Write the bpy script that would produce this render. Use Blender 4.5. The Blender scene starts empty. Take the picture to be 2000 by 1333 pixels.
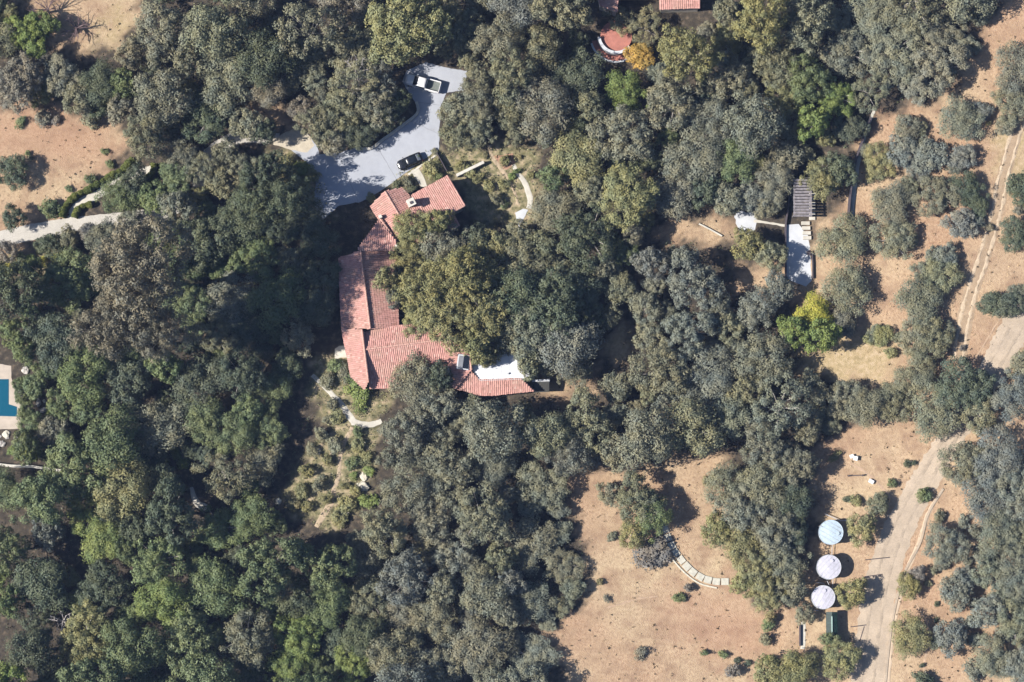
import bpy, bmesh, math, random
import numpy as np
from mathutils import Vector, Matrix, noise as mnoise

# ------------------------------------------------------------------ camera, sky, sun, exposure
S = bpy.context.scene
COL = S.collection
R_ = math.radians
TILT, DIST = R_(6.0), 420.0
TANH = 80.0 / DIST
cam_d = bpy.data.cameras.new('camera'); cam = bpy.data.objects.new('camera', cam_d); COL.objects.link(cam)
cam.location = (0, -DIST * math.sin(TILT), DIST * math.cos(TILT)); cam.rotation_euler = (TILT, 0, 0)
cam_d.sensor_width = 36; cam_d.lens = 18 / TANH; cam_d.clip_start = 1; cam_d.clip_end = 3000
S.camera = cam
S.render.resolution_x, S.render.resolution_y = 1024, 682
SUN_EL, SHADOW_DIR = R_(42), R_(8)
W = bpy.data.worlds.new('World'); S.world = W; W.use_nodes = True
nt = W.node_tree
sky = nt.nodes.new('ShaderNodeTexSky'); sky.sky_type = 'NISHITA'; sky.sun_disc = False; sky.ozone_density = 5.0
sky.sun_elevation = SUN_EL; sky.sun_rotation = math.atan2(-math.cos(SHADOW_DIR), -math.sin(SHADOW_DIR))
bg = nt.nodes['Background']; bg.inputs['Strength'].default_value = 0.065
nt.links.new(sky.outputs[0], bg.inputs['Color'])
sl = bpy.data.lights.new('sun', 'SUN'); sl.energy = 5.0; sl.angle = R_(0.5); sl.color = (1.0, 0.94, 0.86)
sun = bpy.data.objects.new('sun', sl); COL.objects.link(sun)
sdir = Vector((math.cos(SHADOW_DIR) * math.cos(SUN_EL), math.sin(SHADOW_DIR) * math.cos(SUN_EL), -math.sin(SUN_EL)))
sun.rotation_euler = sdir.to_track_quat('-Z', 'Y').to_euler(); sun.location = (-60, -10, 80)
S.view_settings.view_transform = 'Standard'; S.view_settings.look = 'None'
S.view_settings.exposure = 1.24; S.view_settings.gamma = 1.0; S.view_settings.use_curve_mapping = False

# ------------------------------------------------------------------ plan coordinates (survey pixels -> metres on the ground)
CAM = np.array(cam.location); FW = np.array((0, math.sin(TILT), -math.cos(TILT))); UP = np.array((0, math.cos(TILT), math.sin(TILT)))
def smooth(a, b, x):
    t = np.clip((x - a) / (b - a), 0, 1); return t * t * (3 - 2 * t)
def H(x, y):                                   # ground height: flat round the house, rising to the east
    x = np.asarray(x, float); y = np.asarray(y, float)
    e = smooth(28, 95, x)
    return e * 4.5 + e * 0.5 * np.sin(x * .11 + y * .07) - smooth(20, 70, -y) * smooth(10, 40, x) * 0.8
def P(px, py, z=0.0):
    dx = (px - 1000) / 1000 * TANH; dy = -(py - 666.5) / 1000 * TANH
    ray = FW + np.array((dx, 0, 0)) + dy * UP
    t = (z - CAM[2]) / ray[2]
    return CAM + t * ray
def G(px, py, up=0.0):                         # point on the ground (plus up)
    z = 0.0
    for _ in range(4):
        p = P(px, py, z + up); z = float(H(p[0], p[1]))
    return Vector((p[0], p[1], z + up))
def PROJ(x, y, z):
    v0 = x - CAM[0]; v1 = y - CAM[1]; v2 = z - CAM[2]
    d = v1 * FW[1] + v2 * FW[2]; u = v1 * UP[1] + v2 * UP[2]
    return 1000 + v0 / d / TANH * 1000, 666.5 - u / d / TANH * 1000
M = 0.08                                        # metres per survey pixel

def inside(px, py, poly):
    px = np.asarray(px, float); py = np.asarray(py, float)
    r = np.zeros(px.shape, bool); n = len(poly)
    for i in range(n):
        x1, y1 = poly[i][:2]; x2, y2 = poly[(i + 1) % n][:2]
        if y1 == y2: continue
        c = ((y1 > py) != (y2 > py)) & (px < (x2 - x1) * (py - y1) / (y2 - y1) + x1)
        r ^= c
    return r
def edge_dist(x, y, poly):
    d = 1e9; n = len(poly)
    for i in range(n):
        x1, y1 = poly[i][:2]; x2, y2 = poly[(i + 1) % n][:2]
        L = (x2 - x1) ** 2 + (y2 - y1) ** 2
        t = 0 if L == 0 else max(0, min(1, ((x - x1) * (x2 - x1) + (y - y1) * (y2 - y1)) / L))
        d = min(d, math.hypot(x - x1 - t * (x2 - x1), y - y1 - t * (y2 - y1)))
    return d

# ------------------------------------------------------------------ materials
def mat(name, col, rough=.85, var=.25, scale=1.5, bump=0., bscale=20., metal=0., spec=.3, col2=None, detail=6, fine=.0, fscale=12.):
    m = bpy.data.materials.new(name); m.use_nodes = True; n = m.node_tree; b = n.nodes['Principled BSDF']
    b.inputs['Roughness'].default_value = rough; b.inputs['Metallic'].default_value = metal
    b.inputs['Specular IOR Level'].default_value = spec
    tc = n.nodes.new('ShaderNodeNewGeometry')
    nz = n.nodes.new('ShaderNodeTexNoise'); nz.inputs['Scale'].default_value = scale; nz.inputs['Detail'].default_value = detail
    n.links.new(tc.outputs['Position'], nz.inputs['Vector'])
    cr = n.nodes.new('ShaderNodeValToRGB')
    col = tuple(c * .66 for c in col); c2 = col2 or tuple(c * (1 - var) for c in col)
    cr.color_ramp.elements[0].position = .3; cr.color_ramp.elements[1].position = .7
    cr.color_ramp.elements[0].color = (*c2, 1); cr.color_ramp.elements[1].color = (*[min(1, c * (1 + (0 if col2 else var * .6))) for c in col], 1)
    n.links.new(nz.outputs['Fac'], cr.inputs['Fac'])
    out = cr.outputs['Color']
    if fine:
        nf = n.nodes.new('ShaderNodeTexNoise'); nf.inputs['Scale'].default_value = fscale; nf.inputs['Detail'].default_value = 3
        n.links.new(tc.outputs['Position'], nf.inputs['Vector'])
        mr = n.nodes.new('ShaderNodeMapRange'); mr.inputs[1].default_value = .3; mr.inputs[2].default_value = .7
        mr.inputs[3].default_value = 1 - fine; mr.inputs[4].default_value = 1 + fine
        n.links.new(nf.outputs['Fac'], mr.inputs['Value'])
        mx = n.nodes.new('ShaderNodeVectorMath'); mx.operation = 'SCALE'
        n.links.new(out, mx.inputs[0]); n.links.new(mr.outputs[0], mx.inputs['Scale']); out = mx.outputs[0]
    n.links.new(out, b.inputs['Base Color'])
    if bump:
        nb = n.nodes.new('ShaderNodeTexNoise'); nb.inputs['Scale'].default_value = bscale; nb.inputs['Detail'].default_value = 4
        n.links.new(tc.outputs['Position'], nb.inputs['Vector'])
        bp = n.nodes.new('ShaderNodeBump'); bp.inputs['Strength'].default_value = bump; bp.inputs['Distance'].default_value = .1
        n.links.new(nb.outputs['Fac'], bp.inputs['Height']); n.links.new(bp.outputs[0], b.inputs['Normal'])
    return m

def leaf_material(name, use_object=True, col=(.1, .1, .05), trans=.08, lo=.86, hi=1.14, rough=.6):
    m = bpy.data.materials.new(name); m.use_nodes = True; n = m.node_tree; b = n.nodes['Principled BSDF']
    b.inputs['Roughness'].default_value = rough; b.inputs['Specular IOR Level'].default_value = .25
    geo = n.nodes.new('ShaderNodeNewGeometry')
    if use_object:
        oi = n.nodes.new('ShaderNodeObjectInfo'); c = oi.outputs['Color']
    else:
        rgb = n.nodes.new('ShaderNodeRGB'); rgb.outputs[0].default_value = (*col, 1); c = rgb.outputs[0]
    mr = n.nodes.new('ShaderNodeMapRange'); mr.inputs[3].default_value = lo; mr.inputs[4].default_value = hi
    n.links.new(geo.outputs['Random Per Island'], mr.inputs['Value'])
    nz = n.nodes.new('ShaderNodeTexNoise'); nz.inputs['Scale'].default_value = .55; nz.inputs['Detail'].default_value = 2
    n.links.new(geo.outputs['Position'], nz.inputs['Vector'])
    hs = n.nodes.new('ShaderNodeMix'); hs.data_type = 'RGBA'; hs.blend_type = 'MULTIPLY'
    cr = n.nodes.new('ShaderNodeValToRGB'); cr.color_ramp.elements[0].position = .35; cr.color_ramp.elements[1].position = .65
    cr.color_ramp.elements[0].color = (.84, .92, .93, 1); cr.color_ramp.elements[1].color = (1.14, 1.08, .88, 1)
    n.links.new(nz.outputs['Fac'], cr.inputs['Fac'])
    hs.inputs['Factor'].default_value = 1
    n.links.new(c, hs.inputs['A']); n.links.new(cr.outputs[0], hs.inputs['B'])
    mx = n.nodes.new('ShaderNodeVectorMath'); mx.operation = 'SCALE'
    n.links.new(hs.outputs['Result'], mx.inputs[0]); n.links.new(mr.outputs[0], mx.inputs['Scale'])
    n.links.new(mx.outputs[0], b.inputs['Base Color'])
    tr = n.nodes.new('ShaderNodeBsdfTranslucent'); n.links.new(mx.outputs[0], tr.inputs['Color'])
    ms = n.nodes.new('ShaderNodeMixShader'); ms.inputs[0].default_value = trans
    n.links.new(b.outputs[0], ms.inputs[1]); n.links.new(tr.outputs[0], ms.inputs[2])
    n.links.new(ms.outputs[0], n.nodes['Material Output'].inputs['Surface'])
    return m

MT = {}
MT['leaf'] = leaf_material('leaf')
MT['bark'] = mat('bark', (.46, .42, .38), .9, .4, 4, .5, 30)
MT['drive'] = mat('drive_concrete', (.40, .42, .465), .85, .10, .16, .15, 30, fine=.04, fscale=1.3)
MT['lane'] = mat('lane_gravel', (.50, .47, .42), .9, .12, .6, .3, 25, fine=.10, fscale=5)
MT['concrete'] = mat('pale_concrete', (.56, .53, .46), .85, .18, .8, .2, 25, fine=.06, fscale=6)
MT['white_concrete'] = mat('white_concrete', (.56, .58, .61), .75, .12, .7, .15, 20)
MT['membrane'] = mat('white_membrane', (.70, .72, .76), .6, .06, .5, .05, 8)
MT['stucco'] = mat('stucco', (.62, .57, .49), .9, .12, 1.2, .2, 40)
MT['stone_wall'] = mat('white_wall', (.60, .57, .50), .85, .2, 2, .3, 25)
MT['dirt_path'] = mat('dirt_path', (.46, .36, .25), .95, .2, 1, .4, 20, fine=.12, fscale=6)
MT['dirt_road'] = mat('dirt_road', (.45, .365, .275), .95, .16, .5, .4, 25, fine=.10, fscale=5)
MT['soil_red'] = mat('soil_red', (.42, .25, .17), .95, .2, 1, .4, 20, fine=.12, fscale=5)
MT['trail'] = mat('trail_soil', (.36, .265, .175), .95, .18, .7, .4, 20, fine=.12, fscale=5)
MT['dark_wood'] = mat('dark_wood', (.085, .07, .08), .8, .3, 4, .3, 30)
MT['grey_wood'] = mat('grey_wood', (.24, .22, .23), .9, .4, 2, .3, 30)
MT['black_paint'] = mat('black_car_paint', (.010, .011, .014), .22, .1, 1, spec=.6)
MT['white_paint'] = mat('white_car_paint', (.80, .80, .80), .3, .03, 1, spec=.5)
MT['glass'] = mat('dark_glass', (.012, .014, .018), .08, .05, 1, spec=.7)
MT['rubber'] = mat('rubber', (.015, .015, .015), .9, .1, 5)
MT['rim'] = mat('rim_alloy', (.45, .45, .46), .35, .1, 5, metal=.8)
MT['chrome'] = mat('trim_metal', (.55, .55, .56), .3, .05, 4, metal=.7)
MT['lamp_and_glint'] = mat('lamp_and_glint', (.6, .62, .65), .15, .05, 4, spec=.6)
MT['lamp_red'] = mat('lamp_red', (.35, .02, .02), .2, .05, 4, spec=.6)
MT['bed_liner'] = mat('bed_liner', (.16, .18, .165), .8, .2, 6, .3, 30)
MT['tank_blue'] = mat('tank_blue_white', (.46, .56, .64), .55, .14, 3.0, .05, 10)
MT['tank_white'] = mat('tank_white', (.54, .53, .60), .55, .16, 3.0, .05, 10)
MT['tank_side'] = mat('tank_side', (.45, .47, .48), .6, .2, 1.2)
MT['pipe'] = mat('pipe_metal', (.5, .5, .52), .5, .2, 4)
MT['green_metal'] = mat('green_metal', (.012, .035, .028), .6, .3, 1.5)
MT['boulder'] = mat('pale_boulder', (.62, .58, .47), .9, .2, 2.5, .5, 8)
MT['rock'] = mat('grey_rock', (.50, .47, .43), .9, .3, 2.5, .6, 8)
MT['pool_tile'] = mat('pool_tile', (.05, .28, .42), .4, .1, 3)
MT['pool_deck'] = mat('pool_deck', (.48, .41, .34), .85, .15, 1, .1, 20)
MT['red_tile'] = mat('red_paving', (.42, .17, .13), .85, .2, 1.5, .2, 20, fine=.1)
MT['shed_roof'] = mat('shed_roof', (.05, .05, .045), .8, .2, 2)
wm = bpy.data.materials.new('pool_water'); wm.use_nodes = True
_b = wm.node_tree.nodes['Principled BSDF']; _b.inputs['Base Color'].default_value = (.008, .075, .125, 1); _b.inputs['Roughness'].default_value = .05
_b.inputs['Transmission Weight'].default_value = .2; _b.inputs['IOR'].default_value = 1.33
MT['water'] = wm
def roof_material():
    m = bpy.data.materials.new('terracotta_tile'); m.use_nodes = True; n = m.node_tree; b = n.nodes['Principled BSDF']
    b.inputs['Roughness'].default_value = .85; b.inputs['Specular IOR Level'].default_value = .2
    geo = n.nodes.new('ShaderNodeNewGeometry'); cr = n.nodes.new('ShaderNodeValToRGB')
    e = cr.color_ramp.elements
    e[0].position = 0; e[0].color = (.29, .15, .125, 1); e[1].position = 1; e[1].color = (.47, .31, .265, 1)
    for p, c in ((.2, (.36, .188, .16, 1)), (.6, (.41, .215, .187, 1)), (.9, (.43, .232, .20, 1))):
        x = e.new(p); x.color = c
    n.links.new(geo.outputs['Random Per Island'], cr.inputs['Fac'])
    nz = n.nodes.new('ShaderNodeTexNoise'); nz.inputs['Scale'].default_value = .35; nz.inputs['Detail'].default_value = 4
    n.links.new(geo.outputs['Position'], nz.inputs['Vector'])
    r2 = n.nodes.new('ShaderNodeValToRGB'); r2.color_ramp.elements[0].position = .42; r2.color_ramp.elements[1].position = .72
    r2.color_ramp.elements[0].color = (0, 0, 0, 1); r2.color_ramp.elements[1].color = (.55, .55, .55, 1)
    n.links.new(nz.outputs['Fac'], r2.inputs['Fac'])
    mx = n.nodes.new('ShaderNodeMix'); mx.data_type = 'RGBA'
    n.links.new(r2.outputs[0], mx.inputs['Factor']); n.links.new(cr.outputs[0], mx.inputs['A']); mx.inputs['B'].default_value = (.30, .21, .16, 1)
    rs = n.nodes.new('ShaderNodeVectorMath'); rs.operation = 'SCALE'; rs.inputs['Scale'].default_value = .88; n.links.new(mx.outputs['Result'], rs.inputs[0]); n.links.new(rs.outputs[0], b.inputs['Base Color'])
    return m
MT['tile'] = roof_material()
MT['ridge'] = mat('ridge_tile', (.56, .33, .27), .85, .25, 3)

# ------------------------------------------------------------------ mesh helpers
def np_mesh(name, V, F, m, smooth_=False):
    V = np.ascontiguousarray(V, np.float32); F = np.ascontiguousarray(F, np.int32); k = F.shape[1]
    me = bpy.data.meshes.new(name)
    me.vertices.add(len(V)); me.vertices.foreach_set('co', V.ravel())
    me.loops.add(F.size); me.loops.foreach_set('vertex_index', F.ravel())
    me.polygons.add(len(F)); me.polygons.foreach_set('loop_start', np.arange(0, F.size, k, dtype=np.int32))
    me.polygons.foreach_set('loop_total', np.full(len(F), k, np.int32))
    if smooth_: me.polygons.foreach_set('use_smooth', np.ones(len(F), bool))
    me.update(calc_edges=True); me.materials.append(m)
    return me
def add(name, me, parent=None, loc=None):
    o = bpy.data.objects.new(name, me); COL.objects.link(o); o.parent = parent
    if loc is not None: o.location = loc
    return o
def tag(o, label=None, cat=None, group=None, kind=None):
    if label: o['label'] = label
    if cat: o['category'] = cat
    if group: o['group'] = group
    if kind: o['kind'] = kind
    return o
def empty(name, loc, rz=0):
    o = bpy.data.objects.new(name, None); COL.objects.link(o); o.location = loc; o.rotation_euler = (0, 0, rz); o.empty_display_size = .3
    return o
class MB:
    """collects simple solids into one mesh"""
    def __init__(s): s.v = []; s.f = []
    def poly(s, pts):
        i = len(s.v); s.v += [tuple(p) for p in pts]; s.f.append(tuple(range(i, i + len(pts))))
    def prism(s, pts, z0, z1):                 # pts ccw plan points; z0/z1 number or list
        n = len(pts); i = len(s.v)
        a = z0 if hasattr(z0, '__len__') else [z0] * n; b = z1 if hasattr(z1, '__len__') else [z1] * n
        s.v += [(p[0], p[1], a[k]) for k, p in enumerate(pts)] + [(p[0], p[1], b[k]) for k, p in enumerate(pts)]
        s.f.append(tuple(range(i + n - 1, i - 1, -1))); s.f.append(tuple(range(i + n, i + 2 * n)))
        for k in range(n): s.f.append((i + k, i + (k + 1) % n, i + n + (k + 1) % n, i + n + k))
    def box(s, c, d, rz=0):                    # centre, dims
        ca, sa = math.cos(rz), math.sin(rz)
        pts = [(c[0] + x * ca - y * sa, c[1] + x * sa + y * ca) for x, y in ((-d[0]/2, -d[1]/2), (d[0]/2, -d[1]/2), (d[0]/2, d[1]/2), (-d[0]/2, d[1]/2))]
        s.prism(pts, c[2] - d[2] / 2, c[2] + d[2] / 2)
    def tube(s, pts, rad, n=6, cap=True):
        pts = [Vector(p) for p in pts]; rad = rad if hasattr(rad, '__len__') else [rad] * len(pts)
        i0 = len(s.v)
        for k, p in enumerate(pts):
            t = (pts[min(k + 1, len(pts) - 1)] - pts[max(k - 1, 0)]).normalized()
            a = t.orthogonal().normalized() if abs(t.z) > .9 else t.cross(Vector((0, 0, 1))).normalized()
            b = t.cross(a)
            for j in range(n):
                q = p + (a * math.cos(2 * math.pi * j / n) + b * math.sin(2 * math.pi * j / n)) * rad[k]
                s.v.append(tuple(q))
        for k in range(len(pts) - 1):
            for j in range(n):
                s.f.append((i0 + k * n + j, i0 + k * n + (j + 1) % n, i0 + (k + 1) * n + (j + 1) % n, i0 + (k + 1) * n + j))
        if cap:
            s.f.append(tuple(i0 + j for j in range(n - 1, -1, -1))); e = i0 + (len(pts) - 1) * n
            s.f.append(tuple(e + j for j in range(n)))
    def build(s, name, m, parent=None, smooth_=False, bevel=0, loc=None):
        me = bpy.data.meshes.new(name); me.from_pydata(s.v, [], s.f); me.materials.append(m)
        bm = bmesh.new(); bm.from_mesh(me)
        bmesh.ops.recalc_face_normals(bm, faces=bm.faces)
        if bevel: bmesh.ops.bevel(bm, geom=bm.edges[:], offset=bevel, segments=2, profile=.6, affect='EDGES')
        bm.to_mesh(me); bm.free()
        if smooth_:
            me.polygons.foreach_set('use_smooth', np.ones(len(me.polygons), bool))
        me.update()
        return add(name, me, parent, loc)
def rough_outline(poly, step=6, amp=1.2, seed=0):
    rng = random.Random(seed); out = []; n = len(poly)
    for i in range(n):
        (x1, y1), (x2, y2) = poly[i][:2], poly[(i + 1) % n][:2]
        L = math.hypot(x2 - x1, y2 - y1); k = max(1, int(L / step))
        for j in range(k):
            t = j / k; a = amp if j else 0
            out.append((x1 + (x2 - x1) * t + rng.uniform(-a, a), y1 + (y2 - y1) * t + rng.uniform(-a, a)))
    return out
def sheet(name, poly_px, m, up=.03, amp=1.2, seed=0, thick=.25, parent=None, base=None):
    """flat slab on level ground, outline in plan pixels"""
    pts = [P(x, y, up if base is None else base) for x, y in (rough_outline(poly_px, 6, amp, seed) if amp else poly_px)]
    bm = bmesh.new(); z = up if base is None else base
    vs = [bm.verts.new((p[0], p[1], z)) for p in pts]
    f = bm.faces.new(vs); f.normal_update()
    if f.normal.z < 0: f.normal_flip()
    ex = bmesh.ops.extrude_face_region(bm, geom=[f])
    for v in [g for g in ex['geom'] if isinstance(g, bmesh.types.BMVert)]: v.co.z -= thick
    bmesh.ops.triangulate(bm, faces=[f for f in bm.faces if len(f.verts) > 4]); bmesh.ops.recalc_face_normals(bm, faces=bm.faces)
    me = bpy.data.meshes.new(name); bm.to_mesh(me); bm.free(); me.materials.append(m)
    return add(name, me, parent)
def catmull(pts, step):
    out = []
    p = [pts[0]] + list(pts) + [pts[-1]]
    for i in range(1, len(p) - 2):
        a, b, c, d = (np.array(q, float) for q in p[i - 1:i + 3])
        n = max(2, int(np.linalg.norm((c - b)[:2]) / step))
        for j in range(n):
            t = j / n
            out.append(.5 * ((2 * b) + (c - a) * t + (2 * a - 5 * b + 4 * c - d) * t * t + (3 * b - a - 3 * c + d) * t ** 3))
    out.append(np.array(pts[-1], float)); return out
def ribbon(name, pts, m, up=.035, n=6, step=6, amp=.8, seed=0, crown=0., parent=None):
    """strip draped on the ground; pts (px, py, width px)"""
    rng = random.Random(seed); c = catmull(pts, step); V = []; F = []
    for k, q in enumerate(c):
        t = (c[min(k + 1, len(c) - 1)] - c[max(k - 1, 0)])[:2]; t = t / (np.linalg.norm(t) + 1e-9); nn = np.array((-t[1], t[0]))
        for j in range(n + 1):
            s = j / n * 2 - 1; w = q[2] / 2 * s
            if abs(s) == 1: w += rng.uniform(-amp, amp)
            g = G(*(q[:2] + nn * w)); V.append((g.x, g.y, g.z + up + crown * (1 - s * s) - (.03 if abs(s) == 1 else 0)))
    for k in range(len(c) - 1):
        for j in range(n):
            a = k * (n + 1) + j; F.append((a, a + n + 1, a + n + 2, a + 1))
    me = np_mesh(name, np.array(V), np.array(F), m, True)
    bm = bmesh.new(); bm.from_mesh(me); bmesh.ops.recalc_face_normals(bm, faces=bm.faces)
    if sum(f.normal.z for f in bm.faces) < 0: bmesh.ops.reverse_faces(bm, faces=bm.faces)
    bm.to_mesh(me); bm.free()
    return add(name, me, parent)

# ------------------------------------------------------------------ zones of the ground (plan pixels)
DRY = [
 [(110,-40),(290,-40),(270,40),(245,75),(215,98),(180,90),(150,118),(110,100),(90,40),(35,15)],
 [(-80,195),(70,205),(160,222),(245,238),(255,300),(210,330),(140,390),(150,430),(60,445),(-80,490)],
 [(-80,480),(70,470),(60,500),(-80,560)],
 [(590,250),(560,262),(500,230),(470,190),(540,215)],
 [(960,280),(1000,300),(1040,330),(1045,440),(985,430),(960,340)],
 [(1100,940),(1140,905),(1230,930),(1330,890),(1420,880),(1430,1000),(1480,1190),(1560,1160),(1600,1020),(1580,880),(1700,800),(1770,770),(1820,850),(1870,860),(2080,870),(2080,1450),(1040,1450),(1120,1330),(1060,1250),(1150,1160),(1140,1060)],
 [(1640,420),(1690,240),(1850,185),(1960,0),(2100,-60),(2100,900),(1850,900),(1700,800),(1760,780),(1560,720),(1580,650),(1540,600),(1590,440)],
 [(1290,430),(1440,420),(1450,465),(1390,480),(1280,470)],
 [(1430,520),(1590,500),(1600,590),(1440,580)],
 [(1185,690),(1195,650),(1215,630),(1232,650),(1220,700),(1200,715)],
 [(1040,740),(1160,720),(1170,760),(1050,790)],
 [(470,190),(560,220),(540,250),(480,240)],
]
GREEN = [
 [(630,690),(690,690),(715,770),(765,765),(740,830),(725,950),(700,1010),(640,1040),(545,985),(590,900),(645,830),(600,750)],
 [(800,300),(1045,280),(1050,450),(930,440),(895,345),(850,345),(790,370),(760,365)],
 [(520,285),(600,320),(640,370),(600,400),(540,360)],
 [(-40,505),(130,480),(140,520),(-40,545)],
 [(560,390),(630,350),(650,420),(590,440)],
]

# ------------------------------------------------------------------ terrain
rngT = np.random.default_rng(5)
xs = np.concatenate([np.linspace(-700, -112, 14), np.arange(-108, 108.01, .6), np.linspace(112, 700, 14)])
ys = np.concatenate([np.linspace(-600, -84, 12), np.arange(-80, 80.01, .6), np.linspace(84, 600, 12)])
X, Y = np.meshgrid(xs, ys); Z = H(X, Y)
Zm = Z.copy()
Zm += (np.sin(X * 2.3 + Y * 1.1) * np.sin(Y * 1.9 - X * .7)) * .012
V = np.stack([X, Y, Zm], -1).reshape(-1, 3)
nx, ny = len(xs), len(ys)
I = np.arange(nx * ny).reshape(ny, nx)
F = np.stack([I[:-1, :-1], I[:-1, 1:], I[1:, 1:], I[1:, :-1]], -1).reshape(-1, 4)
PX, PY = PROJ(X.ravel(), Y.ravel(), Z.ravel())
def zone_weight(polys, k=6, j=9):
    w = np.zeros(PX.shape)
    for s in range(k):
        qx = PX + 10 * np.sin(PY * .11 + PX * .05) + rngT.normal(0, j, PX.shape); qy = PY + 10 * np.sin(PX * .09 - PY * .04) + rngT.normal(0, j, PX.shape)
        h = np.zeros(PX.shape, bool)
        for p in polys: h |= inside(qx, qy, p)
        w += h
    return w / k
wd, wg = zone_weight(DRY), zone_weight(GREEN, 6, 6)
wred = zone_weight([[(1280,1150),(1380,1120),(1490,1180),(1500,1260),(1400,1290),(1310,1240)], [(-40,210),(140,225),(240,260),(220,310),(120,330),(-40,290)], [(1860,620),(1890,610),(1880,710),(1850,720)]], 6, 22) * .38
wsx = zone_weight([[(1540,690),(1600,660),(1740,655),(1760,720),(1700,745),(1590,735)], [(1940,250),(2000,240),(2000,340),(1955,360)], [(1180,700),(1195,650),(1215,630),(1232,650),(1220,700)], [(180,90),(215,20),(250,20),(240,75)]], 6, 12) * .8
gm = bpy.data.materials.new('ground_soil'); gm.use_nodes = True; n = gm.node_tree; b = n.nodes['Principled BSDF']
b.inputs['Roughness'].default_value = .95; b.inputs['Specular IOR Level'].default_value = .1
def nd(t, **k):
    q = n.nodes.new(t)
    for a, v in k.items(): q.inputs[a].default_value = v
    return q
geo = nd('ShaderNodeNewGeometry'); att = nd('ShaderNodeAttribute'); att.attribute_name = 'zone'
sep = nd('ShaderNodeSeparateColor'); n.links.new(att.outputs['Color'], sep.inputs[0])
def noise_ramp(scale, stops, detail=5, pos=None):
    z = nd('ShaderNodeTexNoise', Scale=scale, Detail=detail); n.links.new(geo.outputs['Position'], z.inputs['Vector'])
    r = nd('ShaderNodeValToRGB'); e = r.color_ramp.elements
    e[0].position, e[0].color = stops[0][0], (*stops[0][1], 1); e[1].position, e[1].color = stops[-1][0], (*stops[-1][1], 1)
    for p, c in stops[1:-1]: q = e.new(p); q.color = (*c, 1)
    n.links.new(z.outputs['Fac'], r.inputs['Fac']); return r.outputs[0]
def mixc(f, a, b_):
    q = nd('ShaderNodeMix'); q.data_type = 'RGBA'; n.links.new(f, q.inputs['Factor']); n.links.new(a, q.inputs['A']); n.links.new(b_, q.inputs['B']); return q.outputs['Result']
dry = noise_ramp(.07, [(.34, (.26, .155, .10)), (.44, (.31, .21, .135)), (.54, (.33, .25, .162)), (.66, (.38, .30, .19))], 6)
dry2 = noise_ramp(2.6, [(.28, (.12, .08, .05)), (.45, (.31, .22, .14)), (.72, (.47, .365, .24))], 8)
half = nd('ShaderNodeMix'); half.data_type = 'RGBA'; half.inputs['Factor'].default_value = .45
n.links.new(dry, half.inputs['A']); n.links.new(dry2, half.inputs['B'])
shaded_litter = noise_ramp(1.2, [(.3, (.030, .026, .022)), (.55, (.060, .050, .038)), (.78, (.16, .12, .085))], 8)  # leaf litter, darkened further to imitate deep shade in the crown gaps
green = noise_ramp(1.0, [(.32, (.08, .08, .04)), (.5, (.18, .16, .09)), (.68, (.34, .27, .18))], 8)
pat = noise_ramp(.28, [(.42, (0, 0, 0)), (.62, (.85, .85, .85))], 5)
brn = noise_ramp(1.1, [(.3, (.19, .12, .08)), (.7, (.30, .21, .135))], 6)
dmix = mixc(pat, half.outputs['Result'], brn)
red = noise_ramp(.9, [(.3, (.24, .125, .08)), (.7, (.33, .20, .135))], 6)
dmix = mixc(att.outputs['Alpha'], dmix, red)
c1 = mixc(sep.outputs[0], shaded_litter, dmix); straw = noise_ramp(1.6, [(.3, (.20, .16, .085)), (.5, (.30, .235, .13)), (.7, (.38, .30, .20))], 8)
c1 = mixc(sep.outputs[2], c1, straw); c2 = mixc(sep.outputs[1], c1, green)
gsc = nd('ShaderNodeVectorMath'); gsc.operation = 'SCALE'; gsc.inputs['Scale'].default_value = .92; n.links.new(c2, gsc.inputs[0]); n.links.new(gsc.outputs[0], b.inputs['Base Color'])
bz = nd('ShaderNodeTexNoise', Scale=7., Detail=5.); n.links.new(geo.outputs['Position'], bz.inputs['Vector'])
bp = nd('ShaderNodeBump', Strength=.8, Distance=.15); n.links.new(bz.outputs['Fac'], bp.inputs['Height']); n.links.new(bp.outputs[0], b.inputs['Normal'])
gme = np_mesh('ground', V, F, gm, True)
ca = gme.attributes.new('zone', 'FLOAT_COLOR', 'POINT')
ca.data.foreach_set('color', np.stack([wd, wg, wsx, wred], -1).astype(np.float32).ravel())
tag(add('ground', gme), 'dry tan hillside and shaded soil under the trees', kind='structure')

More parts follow.
